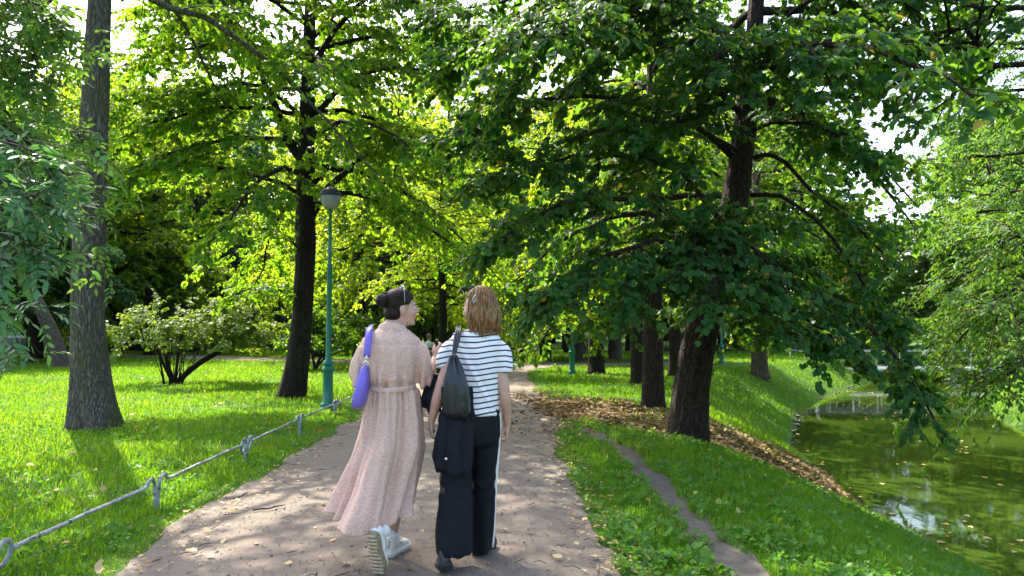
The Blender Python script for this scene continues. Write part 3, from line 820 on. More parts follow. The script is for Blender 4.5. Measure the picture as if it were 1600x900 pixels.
# pale-leaved spreading shrub on the left lawn
def shrub(label, base, Y, stems, mat, bark_m, size, top, seed, wx, hz, n, shape='diamond', sprout=0):
    b = px(*base, Y); b[2] = gzf(b[0], Y) - .03
    root = empty('shrub', tuple(b)); tag(root, label, 'shrub')
    F = Foliage(seed); F.twig_wood = False
    for pts, r in stems:
        P = spline([b] + [px(x, y, Y + dy) for x, y, dy in pts], 14)
        g = Geo(); g.tube(P, np.linspace(r, r * .35, 14), 8); g.build('stem', M[bark_m], root)
        F.limb([P[8], P[10], P[13], P[13] + (P[13] - P[10]) * .6], r * .3, sub=5, sub_len=.6, t0=.1, twigs=8, leaves=8, size=size, droop=.12, twig_len=.3)
    rng = F.rng
    c = px(*top, Y)
    for i in range(n):
        a = rng.uniform(0, 2 * math.pi); q = rng.uniform(.2, 1) ** .6
        e = c + np.array((math.cos(a) * wx * q, math.sin(a) * wx * .8 * q, hz * (1 - q * q) * rng.uniform(.2, 1) - .25 * q * hz * rng.random()))
        s0 = b * .25 + e * .75 + np.array((0, 0, -.25))
        F.limb([s0, (s0 + e) / 2 + (0, 0, .12), e], .012, sub=9, sub_len=.7, t0=.05, twigs=13, leaves=9, size=size, droop=.18, n=5, twig_len=.26, sides=4, r1=.004, face=.3)
    if sprout:
        g = Geo()
        for i in range(sprout):
            x = rng.normal(0, .32); l = rng.uniform(.8, 1.5)
            g.tube([b + (x * .4, rng.normal(0, .1), 0), b + (x * .8, rng.normal(0, .15), l * .6), b + (x * 1.1, rng.normal(0, .2), l)], (.014, .010, .005), 4)
        g.build('suckers', M[bark_m], root)
    F.wood.build('branches', M[bark_m], root)
    cr = link('crown', F.crown_mesh('crown', shape), mat, root); cr['kind'] = 'stuff'
    return root
shrub('wide pale-leaved shrub with crooked dark stems on the left lawn', (272, 601), 19.3,
      [([(300, 575, 0), (335, 550, -.2), (365, 530, -.2), (400, 490, -.3)], .075), ([(310, 570, 0), (350, 545, .2), (375, 515, .3), (395, 480, .2)], .06),
       ([(262, 570, .1), (256, 530, .2), (250, 490, .2)], .07), ([(278, 560, .3), (285, 520, .5), (300, 480, .6)], .05), ([(258, 575, -.2), (240, 530, -.5), (225, 500, -.6)], .045)],
      M['dogwood'], 'bark_dark', .105, (300, 512), 77, 2.25, .85, 46, 'diamond', 26)
shrub('dark leafy shrub behind the street lamp', (492, 578), 26, [([(500, 560, 0), (515, 540, 0), (530, 520, 0)], .06), ([(488, 555, 0), (480, 530, 0), (476, 510, 0)], .05), ([(505, 562, 0), (530, 550, .2), (550, 545, .2)], .04)],
      M['maple'], 'bark_dark', .14, (520, 530), 78, 1.9, 1.1, 34)
shrub('rounded green shrub between the two women in the distance', (672, 568), 33, [([(668, 550, 0), (660, 520, 0)], .07), ([(680, 545, 0), (690, 520, 0)], .06), ([(675, 545, 0), (676, 505, 0)], .06)],
      M['maple'], 'bark_dark', .17, (655, 500), 79, 2.6, 2.0, 40)

# near branches hanging in at the left edge (compound leaves)
def ash(seed, boughs, mat, per, leaflet, name_label):
    b = np.array((-6.6, 5.2, gzf(-6.6, 5.2) - .1))
    tr = trunk_geo([b, b + (.1, 0, 2.2), b + (0, .2, 5), b + (-.2, .3, 9)], [.28, .23, .17, .04], 24, 50, .35, .6, 4, .07, seed)
    rng = np.random.default_rng(seed); W = Geo(); A = [[], [], [], [], []]
    for pts, z0, r, nt in boughs:
        s0 = on_trunk(tr[1])(z0)
        P = spline([s0] + [px(*p) for p in pts], 16); W.tube(P, np.linspace(r, .004, 16), 6)
        ii = rng.uniform(6.5, 15, nt); k = np.minimum(ii.astype(int), 14); f = (ii - k)[:, None]
        S0 = P[k] * (1 - f) + P[k + 1] * f; T = norm(P[k + 1] - P[k])
        D = norm(T * .6 + rng.normal(0, .55, (nt, 3)) + np.array((0.1, 0, -.2)))
        L = rng.uniform(.2, .6, nt)
        for s1, d1, l1 in zip(S0, D, L):
            q = np.linspace(0, 1, 4)[:, None]; Q = s1 + d1 * l1 * q; Q[:, 2] -= (.35 * (l1 * q[:, 0]) ** 2)
            W.tube(Q, (.005, .004, .003, .002), 4, False)
            for j in range(per):
                u = rng.uniform(.25, 1); c0 = s1 + d1 * l1 * u; c0[2] -= .35 * (l1 * u) ** 2
                rd = norm(d1 * .4 + rng.normal(0, .6, 3) + (0.1, -.1, -.35)); rl = rng.uniform(.16, .26)
                qq = np.linspace(0, 1, 4)[:, None]; RR = c0 + rd * rl * qq; RR[:, 2] -= .8 * (rl * qq[:, 0]) ** 2
                W.tube(RR, .0018, 3, False)
                up = norm(np.array((0, -.25, 1.)) + rng.normal(0, .35, 3)); sd = norm(np.cross(rd, up)); up = np.cross(sd, rd)
                uu = np.array([.3, .3, .52, .52, .74, .74, 1.0]); sg = np.array([1, -1, 1, -1, 1, -1, 0])
                pp = c0 + rd * (rl * uu)[:, None]; pp[:, 2] -= .8 * (rl * uu) ** 2
                dd = norm(rd * .55 + sd * sg[:, None] * np.where(sg == 0, 0, .9)[:, None] + rng.normal(0, .14, (7, 3)) + (0, 0, -.22))
                nn = norm(up + rng.normal(0, .22, (7, 3)))
                A[0].append(pp); A[1].append(dd); A[2].append(nn); A[3].append(leaflet * rng.uniform(.75, 1.2, 7)); A[4].append(np.clip(rng.random() * .5 + rng.random(7) * .45, 0, .94))
    root = empty('tree', tuple(b)); tag(root, name_label, 'tree')
    tr[0].build('trunk', M['bark_grey'], root); W.build('branches', M['twig'], root)
    c = link('crown', leaf_mesh('crown', *[np.concatenate(x) for x in A], 'lance'), mat, root); c['kind'] = 'stuff'
ash(5, [([(-120, 170, 5), (-40, 200, 5), (30, 225, 4.9), (70, 250, 4.9)], 4.2, .02, 22), ([(-120, 250, 5), (-50, 270, 4.9), (20, 290, 4.8), (60, 310, 4.8)], 3.9, .02, 22),
        ([(-120, 300, 5), (-60, 340, 4.8), (-10, 360, 4.8), (20, 375, 4.8)], 3.6, .02, 18), ([(-120, 420, 5), (-60, 440, 5), (-20, 460, 5), (5, 480, 5)], 3.2, .015, 10)],
    M['ash'], 3, .08, 'ash with blue-green compound leaves hanging in at the left edge')
ash(6, [([(-120, -60, 6), (-60, -40, 6.2), (10, 0, 6.6), (70, 50, 7)], 5.2, .03, 46), ([(-120, 40, 6), (-60, 50, 6.2), (0, 70, 6.6), (50, 110, 7)], 4.9, .025, 50),
        ([(-100, 90, 6.4), (-20, 120, 6.8), (60, 160, 7.2), (140, 225, 7.6)], 4.6, .025, 34), ([(-60, 130, 6.8), (30, 200, 7.2), (100, 310, 7.6), (160, 375, 7.8)], 4.5, .02, 18),
        ([(-120, -20, 6), (-40, -20, 6), (30, -5, 6.2), (80, 20, 6.4)], 5.4, .025, 36), ([(-120, 140, 6), (-60, 160, 6.2), (0, 190, 6.4), (50, 230, 6.6)], 4.4, .025, 36)],
    M['ash_top'], 3, .08, 'fresh green ash boughs crossing before the big trunk at upper left')

# the wood that closes the view, too far to tell its trees apart
_r = np.random.default_rng(404); n = 26000
X = _r.uniform(-130, 150, n); hh = 3.5 + 5 * fbm(np.stack([X * .07, X * 0], -1), 5) + 3 * vnoise(np.stack([X * .35, X * 0], -1), 6)
Yw = 112 + _r.normal(0, 3.0, n) - .02 * X; Zw = _r.random(n) ** .8 * hh
o = link('distant_wood', leaf_mesh('distant_wood', np.stack([X, Yw, Zw], -1), _r.normal(0, 1, (n, 3)) + (0, 0, -.3), _r.normal(0, .7, (n, 3)) + (0, -.6, .6), _r.uniform(.5, 1.1, n), _r.random(n) * .94, 'diamond'), M['deep'])
tag(o, 'distant dark wood closing the view behind the far lawn', 'wood', kind='stuff')

# ------------------------------------------------------------------ grass, weeds, litter
rng = np.random.default_rng(2024)
def sample_ground(n, y0, y1, pw, wide=.75):
    u = rng.random(n)
    k = 2 - pw
    Y = (y0 ** k + u * (y1 ** k - y0 ** k)) ** (1 / k)
    X = rng.uniform(-1, 1, n) * (wide * Y + .3)
    return X, Y
def is_grass(x, y, soft=0):
    d = x - edge_l(y); d2 = edge_r(y) - x
    water = (d > -.12) & (d2 > -.15)
    return ~on_path(x, y) & ~on_track(x, y) & ~water
def blades(name, n, y0, y1, pw, h0, w0, segs, label, mat):
    X, Y = sample_ground(n, y0, y1, pw)
    k = is_grass(X, Y)
    # thin out on trodden edges, in the litter and in bald spots
    lit = litter_w(X, Y)
    ed = np.minimum(np.abs(X - path_left(Y)), np.abs(X - path_right(Y)))
    bald = fbm(np.stack([X * 1.2, Y * 1.2], -1), 61)
    keep = rng.random(len(X)) < (1 - .93 * lit) * (1 - .9 * trunk_w(X, Y)) * np.clip(.35 + ed * 3.0, 0, 1) * np.clip((bald - .22) * 5, .35, 1)
    k &= keep
    X, Y = X[k], Y[k]; n = len(X)
    Z = gz(X, Y) - .006
    patch = fbm(np.stack([X * .8, Y * .8], -1), 71); fine = vnoise(np.stack([X * 5, Y * 5], -1), 72)
    edl = np.clip(np.minimum(np.abs(X - path_left(Y)), np.abs(X - path_right(Y))) * 2.5, .45, 1)
    h = h0 * (.45 + .9 * patch + .5 * fine) * rng.uniform(.6, 1.4, n) * edl
    w = w0 * (Y / 4) ** .8 * rng.uniform(.7, 1.4, n)
    a = rng.uniform(0, 2 * np.pi, n)
    sd = np.stack([np.cos(a), np.sin(a), 0 * a], -1); fw = np.stack([-np.sin(a), np.cos(a), 0 * a], -1)
    lean = rng.uniform(.1, .95, n)[:, None]
    B = np.stack([X, Y, Z], -1); up = np.array((0, 0, 1.))
    tint = np.clip(.25 * rng.random(n) + .75 * patch + .25 * (fine - .5), 0, .94); tint[rng.random(n) < .02] = 1
    hh = h[:, None]
    if segs == 2:
        mid = B + up * hh * .6 + fw * hh * lean * .25; tip = B + up * hh * (1 - .25 * lean) + fw * hh * lean * .8
        V = np.stack([B - sd * w[:, None], B + sd * w[:, None], mid + sd * w[:, None] * .8, mid - sd * w[:, None] * .8, tip], 1)
        b = (np.arange(n) * 5)[:, None]
        faces = [b + np.array((0, 1, 2, 3)), b + np.array((3, 2, 4))]
        kk = 5
    else:
        tip = B + up * hh + fw * hh * lean * .6
        V = np.stack([B - sd * w[:, None], B + sd * w[:, None], tip], 1)
        b = (np.arange(n) * 3)[:, None]; faces = [b + np.array((0, 1, 2))]; kk = 3
    o = link(name, mesh_np(name, V.reshape(-1, 3), faces, False, {'tint': np.repeat(tint, kk)}), mat)
    return tag(o, label, 'grass', kind='stuff')
blades('grass', 230000, 3.3, 12.5, 1.5, .060, .0028, 2, 'bright green lawn grass near the camera on both sides of path', M['grass'])
blades('grass', 230000, 11.5, 48, 1.35, .060, .0042, 1, 'sunlit lawn grass farther back under the park trees', M['grass'])

def weeds(n, y0, y1, test, size, label, per=6):
    X, Y = sample_ground(n, y0, y1, 1.6)
    k = is_grass(X, Y) & test(X, Y) & (litter_w(X, Y) < .4)
    cl = fbm(np.stack([X * 1.6, Y * 1.6], -1), 81); k &= rng.random(len(X)) < np.clip((cl - .38) * 5, .06, 1)
    X, Y = X[k], Y[k]; m = len(X)
    kk = np.repeat(np.arange(m), per); q = len(kk)
    a = rng.uniform(0, 2 * np.pi, q)
    el = rng.uniform(.15, 1.2, q)
    d = np.stack([np.cos(a) * np.cos(el), np.sin(a) * np.cos(el), np.sin(el)], -1)
    nn = np.stack([-np.cos(a) * np.sin(el), -np.sin(a) * np.sin(el), np.cos(el)], -1) + rng.normal(0, .2, (q, 3))
    sz = size * rng.uniform(.5, 1.3, q) * (.7 + .6 * rng.random(m))[kk]
    p = np.stack([X[kk], Y[kk], gz(X[kk], Y[kk]) + rng.uniform(0, .05, q)], -1) + d * .015 + np.concatenate([rng.normal(0, .02, (q, 2)), np.zeros((q, 1))], -1)
    tint = np.clip(.5 * rng.random(m)[kk] + .45 * rng.random(q), 0, .94); tint[rng.random(q) < .015] = 1
    o = link('weeds', leaf_mesh('weeds', p, d, nn, sz, tint, 'round'), M['weed']); tag(o, label, 'weeds', kind='stuff')
weeds(13000, 3.3, 11, lambda x, y: (x > .4) & (x < 5), .036, 'broad-leaved clover and plantain weeds in the grass beside the track')
weeds(7000, 3.3, 14, lambda x, y: x < -2.2, .034, 'low broad-leaved weeds scattered through the left lawn')

def fallen(name, X, Y, size, mat, label, lift=.006, tilt=.35, shape='round', cat='leaves', extra=0):
    n = len(X); a = rng.uniform(0, 2 * np.pi, n)
    d = np.stack([np.cos(a), np.sin(a), rng.normal(0, tilt * .5, n)], -1)
    nn = np.array((0, 0, 1.)) + rng.normal(0, tilt, (n, 3))
    p = np.stack([X, Y, gz(X, Y) + lift + rng.random(n) * .012 + extra], -1)
    t_ = rng.random(n) * .94; t_[rng.random(n) < .06] = 1
    o = link(name, leaf_mesh(name, p, d, nn, size * rng.uniform(.5, 1.2, n), t_, shape), mat)
    return tag(o, label, cat, kind='stuff')
X = rng.uniform(.2, 7, 60000); Y = rng.uniform(8.5, 17, 60000)
k = rng.random(60000) < litter_w(X, Y) * .8
fallen('leaf_litter', X[k], Y[k], .085, M['litter'], 'brown dead leaves covering the bare soil under the leaning linden')
n = 2600; Y = 3.4 + rng.random(n) ** 1.5 * 16
side = rng.random(n)
X = np.where(side < .45, path_right(Y) + rng.normal(0, .12, n), np.where(side < .75, path_left(Y) + np.abs(rng.normal(0, .22, n)), rng.uniform(-2.3, .6, n)))
k = (rng.random(n) < np.where(side < .75, .7, .12))
fallen('leaf_scraps', X[k], Y[k], .05, M['fallen'], 'small dry leaf scraps and twigs lying along the path edges', .026, .3, 'lance')
n = 1600; Y = 10 + rng.random(n) * 7; X = rng.uniform(-2, 1.2, n)
k = rng.random(n) < np.clip((X + 1.8) / 2.4, 0, 1)
fallen('leaf_scatter', X[k], Y[k], .07, M['litter'], 'brown leaves blown across the path in front of the walkers', .026)

n = 420; X, Y = sample_ground(n, 3.6, 24, 1.5); k = (X < path_left(Y) - .1) & is_grass(X, Y)
fallen('lawn_leaves', X[k], Y[k], .075, M['fallen'], 'yellow fallen leaves dotted over the left lawn', .045, .5)

# single fallen leaves on the path, copies of one mesh
def fl_mesh():
    tp = np.array([(0, 0, .004), (.1, .28, .014), (.38, .40, .022), (.72, .26, .012), (1, 0, .03), (.72, -.26, .006), (.38, -.40, .016), (.1, -.28, .01), (.45, 0, .0)]) - (.5, 0, 0)
    tp[:, 2] *= 6
    return mesh_np('fallen_leaf', tp, [np.array([(8, 0, 1), (8, 1, 2), (8, 2, 3), (8, 3, 4), (8, 4, 5), (8, 5, 6), (8, 6, 7), (8, 7, 0)])], True, {'tint': np.full(9, .8)})
M['path_leaf'] = leaf_mat('path_leaf', (.42, .27, .08), (.60, .47, .24), (.3, .2, .05), (.4, .3, .1), .12, .65, (.5, .3, .05))
flm = fl_mesh()
spots = [(855, 752), (862, 782), (873, 688), (826, 830), (786, 828), (803, 640), (842, 650), (760, 880), (900, 850), (930, 870), (915, 812), (945, 890), (830, 742), (812, 672), (640, 890), (670, 770), (668, 745), (622, 745), (470, 770), (462, 737), (505, 790), (440, 815), (400, 850), (350, 845), (330, 870), (300, 860), (432, 730), (480, 700), (466, 718), (520, 690), (880, 720), (890, 770), (905, 790), (935, 840), (950, 860), (540, 880), (500, 870), (450, 880), (520, 845), (660, 830), (870, 870)]
for i, (x, y) in enumerate(spots):
    Yd = CAM_H * 1155.6 / (y - 515); p = px(x, y, Yd)
    o = bpy.data.objects.new('fallen_leaf', flm); COL.objects.link(o)
    if i == 0: flm.materials.append(M['path_leaf'])
    o.location = (p[0], p[1], gzf(p[0], p[1]) + .034); o.rotation_euler = (rng.normal(0, .2), rng.normal(0, .2), rng.uniform(0, 6.28))
    s = rng.uniform(.035, .07); o.scale = (s, s * rng.uniform(.6, 1.1), s)
    tag(o, 'small yellowed leaf lying alone on the brown path', 'leaf', 'single fallen leaves on the path')
o = bpy.data.objects.new('fallen_leaf', flm.copy()); COL.objects.link(o); p = px(153, 890, 4.37)
o.location = (p[0], p[1], gzf(p[0], p[1]) + .05); o.rotation_euler = (.5, -.5, 1.9); o.scale = (.10, .07, .16)
tag(o, 'large pale curled leaf at the grass edge near the first fence ring', 'leaf')

# twigs on the path
for i, (a_, b_, lb) in enumerate([((360, 782), (388, 770), 'short dark twig on the path edge left of the dress'), ((395, 798), (445, 790), 'thin twig lying on the path left of the dress hem')]):
    pts = []
    for q in np.linspace(0, 1, 5):
        x, y = a_[0] + (b_[0] - a_[0]) * q, a_[1] + (b_[1] - a_[1]) * q + (2 if q == .5 else 0)
        p = px(x, y, CAM_H * 1155.6 / (y - 515)); p[2] = gzf(p[0], p[1]) + .035; pts.append(p)
    g = Geo(); g.tube(pts, (.007, .008, .006, .006, .003), 6); g.tube([pts[2], pts[2] + (.03, .05, .01)], (.004, .002), 5)
    tag(g.build('twig', M['twig']), lb, 'twig')

# floating leaves on the water
n = 900; Y = 8 + rng.random(n) * 24; u = rng.random(n)
X = edge_l(Y) + u * (edge_r(Y) - edge_l(Y)); cl = fbm(np.stack([X * .7, Y * .35], -1), 91)
k = (cl > .62) | (rng.random(n) < .04) | (u < .04)
n = k.sum(); a = rng.uniform(0, 6.28, n)
o = link('floating_leaves', leaf_mesh('floating_leaves', np.stack([X[k], Y[k], np.full(n, WATER_Z + .006)], -1), np.stack([np.cos(a), np.sin(a), 0 * a], -1), np.array((0, 0, 1.)) + rng.normal(0, .03, (n, 3)), rng.uniform(.04, .12, n), rng.random(n), 'round'), M['fallen'])
tag(o, 'pale fallen leaves floating on the canal water', 'leaves', kind='stuff')

# stones along the water line
M['stone'] = simple('edge_stone', (.11, .105, .095), .85, .4, 8, .5)
g = Geo()
for i in range(28):
    y = rng.uniform(14.5, 34); x = float(edge_l(y)) - .02 + rng.normal(0, .1)
    s = rng.uniform(.03, .09)
    g.ball((x, y, WATER_Z + rng.uniform(-.02, .06)), (s, s * rng.uniform(.8, 2.4), s * .45), Matrix.Rotation(rng.uniform(0, 3), 3, 'Z'), 7, 5)
tag(g.build('edge_stones', M['stone'], smooth=False), 'grey stones edging the canal below the far grass slope', 'stones', kind='stuff')

# grit and twigs on the path
n = 5200; Y = 3.3 + rng.random(n) ** 2 * 8; X = rng.uniform(0, 1, n); X = path_left(Y) * (1 - X) + path_right(Y) * X
oc = np.array([(1, 0, 0), (-1, 0, 0), (0, 1, 0), (0, -1, 0), (0, 0, 1), (0, 0, -1)], dtype=float)
sz = rng.uniform(.0025, .0085, n) * (1 + (rng.random(n) < .04) * 1.2)
V = np.stack([X, Y, gz(X, Y) + .028], -1)[:, None] + (oc[None] * rng.uniform(.6, 1.3, (n, 6, 1))) * sz[:, None, None] * np.array((1, 1, .7))
fc = np.array([(0, 2, 4), (2, 1, 4), (1, 3, 4), (3, 0, 4), (2, 0, 5), (1, 2, 5), (3, 1, 5), (0, 3, 5)])
M['grit'] = simple('path_grit', (.23, .20, .175), .9, .5, 60)
tag(link('path_grit', mesh_np('path_grit', V.reshape(-1, 3), [((np.arange(n) * 6)[:, None, None] + fc[None]).reshape(-1, 3)]), M['grit']), 'small stones and grit strewn on the brown path', 'grit', kind='stuff')
g = Geo()
for i in range(190):
    y = 3.4 + rng.random() ** 1.6 * 9; x = rng.choice([float(path_left(y)) + abs(rng.normal(0, .3)), float(path_right(y)) - abs(rng.normal(0, .3)), rng.uniform(-2.2, .5)])
    a_ = rng.uniform(0, 3.14); l = rng.uniform(.03, .13); z = gzf(x, y) + .030
    g.tube([(x, y, z), (x + math.cos(a_) * l * .5, y + math.sin(a_) * l * .5, z + rng.uniform(0, .012)), (x + math.cos(a_ + .3) * l, y + math.sin(a_ + .3) * l, z)], (.0025, .003, .0015), 4, False)
tag(g.build('twig_scraps', M['twig']), 'thin dark twig scraps scattered over the path', 'twigs', kind='stuff')

# ------------------------------------------------------------------ low fence
t = NT('fence_paint'); c = t.coord()
chip = t.ramp(t.noise(c, 26, 4, .6), [(.40, 0.), (.46, 1.)]); c2 = t.noise(c, 9, 3)
col = t.mix(t.math('MULTIPLY', chip, t.ramp(c2, [(.25, .25), (.6, 1.)])), (.05, .065, .068), (.37, .39, .39))
M['fence'] = t.done(t.bsdf(col, .55, t.bump(chip, .3, .002), spec=.5))
FX = -2.85
fence = empty('low_fence', (FX, 4, 0)); tag(fence, 'low grey rail fence with rings and looped posts edging the left lawn', 'fence')
def fz(y): return gzf(FX, y)
def rail(yl, yr):
    """yl: looped post, yr: ring post"""
    s = 1 if yr > yl else -1
    zl, zr = fz(yl), fz(yr)
    pts = [(yl + s * .03, zl - .06), (yl + s * .032, zl + .14), (yl + s * .045, zl + .225), (yl + s * .09, zl + .262), (yl + s * .15, zl + .245), (yl + s * .21, zl + .212)]
    for q in np.linspace(0, 1, 7)[1:-1]:
        y = (yl + s * .21) * (1 - q) + (yr - s * .17) * q
        pts.append((y, (zl * (1 - q) + zr * q) + .212 + (rng.random() - .5) * .006))
    pts += [(yr - s * .17, zr + .205)]
    g = Geo(); P = spline([(FX + (rng.random() - .5) * .008, y, z) for y, z in pts], 60); g.tube(P, .0135, 10)
    o = g.build('rail', M['fence'], fence)
    a = np.linspace(0, 2 * np.pi, 26)
    C = np.array((FX, yr - s * .088, zr + .195))
    g = Geo(); g.tube([C + (.012 * math.sin(x), math.cos(x) * .062, math.sin(x) * .072) for x in a], .0135, 10, False); g.build('ring', M['fence'], fence)
    g = Geo(); g.tube(spline([(FX, yr - s * .03, zr + .20), (FX, yr - s * .012, zr + .13), (FX, yr - s * .022, zr + .05), (FX, yr - s * .03, zr - .08)], 12), .0135, 8); g.build('post', M['fence'], fence)
for yl, yr in [(2, 4), (6, 4), (6, 8), (10, 8), (10, 12), (14, 12), (14, 16), (18, 16), (18, 20)]:
    rail(yl + .02, yr + (.13 if yr == 4 else .02))
for y in (4.13, 8.02, 12.02, 16.02):
    g = Geo(); g.box((FX, y, fz(y) + .155), (.034, .05, .05)); g.build('clamp', M['fence'], fence, smooth=False)

# ------------------------------------------------------------------ street lamps
M['lamp_green'] = simple('lamp_green_paint', (.012, .16, .105), .38, .12, 12, .15)
M['lamp_cap'] = simple('lamp_cap_metal', (.012, .02, .018), .5, .2, 20)
M['lamp_bowl'] = simple('lamp_bowl_plastic', (.30, .30, .25), .25, .12, 10)
def lamp(X, Y, label, k=1.0):
    z = gzf(X, Y)
    root = empty('street_lamp', (X, Y, z)); tag(root, label, 'street lamp', 'green park lamps along the paths')
    def part(name, prof, mat, par=root, s=22):
        g = Geo(); g.lathe((X, Y, z), [(a, b * k) for a, b in prof], s); return g.build(name, mat, par)
    part('base', [(.145, -.05), (.145, .03), (.125, .05), (.125, .08), (.135, .095), (.105, .12), (.09, .15), (.086, .66), (.10, .68), (.115, .70), (.115, .73), (.09, .75), (.075, .78)], M['lamp_green'])
    part('pole', [(.075, .78), (.088, .80), (.088, .83), (.06, .86), (.05, .92), (.044, 2.48), (.05, 2.5), (.05, 2.56), (.034, 2.58), (.026, 3.5), (.04, 3.51), (.04, 3.56)], M['lamp_green'])
    b = part('bowl', [(.05, 3.545), (.10, 3.55), (.135, 3.60), (.165, 3.68), (.182, 3.78), (.182, 3.80)], M['lamp_bowl'])
    c = part('cap', [(.190, 3.785), (.190, 3.81), (.172, 3.86), (.13, 3.91), (.07, 3.95), (.03, 3.965), (.025, 3.985), (.005, 3.99)], M['lamp_cap'])
    return root
p = px(512, 640, 13.1); lamp(p[0], 13.1, 'tall green lamp post with dark-capped bowl behind the low fence')
p = px(894, 585, 23.4); lamp(p[0], 23.4, 'green lamp post on sunlit grass, its head hidden in leaves')
p = px(1128, 569, 31); lamp(p[0], 31, 'distant green lamp post beyond the canal slope')

# ------------------------------------------------------------------ far things
M['concrete'] = simple('bridge_concrete', (.42, .41, .40), .8, .15, 6)
M['rail_grey'] = simple('bridge_rail', (.35, .36, .36), .5, .15, 8)
br = empty('footbridge', (22, 38.5, -1.2)); tag(br, 'low pale footbridge with thin railing across the far canal', 'bridge')
g = Geo(); g.box((22.5, 38.5, -.62), (16, 2.2, .22)); g.build('deck', M['concrete'], br, smooth=False)
for x in (17.5, 22.5, 27.5):
    g = Geo(); g.box((x, 38.5, -1.4), (.5, 1.8, 1.34)); g.build('pier', M['concrete'], br, smooth=False)
for yy in (37.5, 39.5):
    g = Geo(); g.box((22.5, yy, .32), (16, .06, .06)); g.build('handrail', M['rail_grey'], br, smooth=False)
    for x in np.arange(14.8, 30.5, 1.2):
        g = Geo(); g.box((x, yy, -.11), (.05, .05, .8)); g.build('post', M['rail_grey'], br, smooth=False)

M['wall_grey'] = simple('parapet_stone', (.17, .18, .19), .85, .2, 4)
wl = empty('park_wall', (-42, 55, 0)); tag(wl, 'low dark grey park wall along the street at far left', 'wall')
for i in range(13):
    x = -66 + i * 3.6
    g = Geo(); g.box((x, 55, .38), (3.3, .35, .85)); g.build('panel', M['wall_grey'], wl, smooth=False)
    g = Geo(); g.box((x + 1.8, 55, .48), (.34, .5, 1.05)); g.build('pillar', M['wall_grey'], wl, smooth=False)
M['glass_dark'] = simple('car_glass', (.02, .025, .03), .08, .1, 3)
M['tyre'] = simple('tyre_rubber', (.015, .015, .016), .8, .2, 40)
M['rim'] = simple('wheel_rim', (.45, .45, .46), .35, .1, 30, metal=.8)
def car(X, Y, colr, label):
    root = empty('parked_car', (X, Y, 0)); tag(root, label, 'car', 'cars parked along the street')
    m = simple('car_paint', colr, .25, .03, 5)
    xs = np.array([-2.15, -2.1, -1.7, -.95, -.35, .0, .7, 1.05, 1.75, 2.1, 2.15]); top = np.array([.62, .82, .90, .94, .96, .98, .97, .96, .92, .84, .6])
    def body(xs, top, bot, w):
        V = []
        for x, tz in zip(xs, top):
            V.append([(X + x, Y - w, bot), (X + x, Y - w, tz - .06), (X + x, Y - w + .08, tz), (X + x, Y + w - .08, tz), (X + x, Y + w, tz - .06), (X + x, Y + w, bot)])
        g = Geo(); g.grid(np.array(V), True); return g
    body(xs, top, .28, .88).build('body', m, root)
    g = Geo(); V = []
    for z, a, b, w in [(.92, -1.75, 1.15, .80), (1.2, -1.35, .55, .72), (1.42, -1.0, .15, .64), (1.46, -.9, .05, .58)]:
        V.append([(X + a, Y - w, z), (X + b, Y - w, z), (X + b, Y + w, z), (X + a, Y + w, z)])
    g.grid(np.array(V), True); g.build('cabin', M['glass_dark'], root, smooth=False)
    g = Geo(); g.box((X - .42, Y, 1.475), (1.0, 1.2, .04)); g.build('roof', m, root)
    for wx in (-1.3, 1.32):
        for wy in (-.86, .86):
            a = np.arange(19) / 18 * 2 * np.pi
            g = Geo(); g.tube([(X + wx, Y + wy - .1, .32), (X + wx, Y + wy - .09, .32), (X + wx, Y + wy + .09, .32), (X + wx, Y + wy + .1, .32)], (.28, .32, .32, .28), 18)
            w = g.build('wheel', M['tyre'], root)
            g = Geo(); s_ = -1 if wy < 0 else 1; g.tube([(X + wx, Y + wy + s_ * .10, .32), (X + wx, Y + wy + s_ * .115, .32)], (.2, .17), 14); g.build('rim', M['rim'], w)
car(-38.6, 59, (.75, .75, .76), 'white car parked behind the park wall at the far left edge')
car(-33.4, 59.2, (.66, .67, .68), 'pale car parked behind the wall next to leaning trunk')
car(-28.0, 59, (.45, .07, .06), 'red car parked behind the far left park wall')
car(-20.6, 60, (.70, .70, .70), 'white car parked behind the wall seen past the shrub')
M['facade'] = simple('facade_plaster', (.62, .60, .56), .9, .08, 1.5)
M['pane'] = simple('window_glass', (.08, .10, .12), .1, .2, 2)
bd = empty('building', (-44, 82, 0)); tag(bd, 'pale plastered street building glimpsed between trunks at far left', 'building')
g = Geo(); g.box((-46, 84, 4), (44, 8, 8.4)); g.build('wall', M['facade'], bd, smooth=False)
g = Geo(); g.box((-46, 79.9, 8.2), (44.6, .5, .3)); g.build('cornice', M['concrete'], bd, smooth=False)
for fl in (1.2, 4.2):
    for i in range(14):
        x = -66 + i * 3.1
        g = Geo(); g.box((x, 79.97, fl + .9), (1.3, .12, 1.9)); w = g.build('window', M['concrete'], bd, smooth=False)
        g = Geo(); g.box((x, 79.9, fl + .9), (1.06, .08, 1.66)); g.build('pane', M['pane'], w, smooth=False)

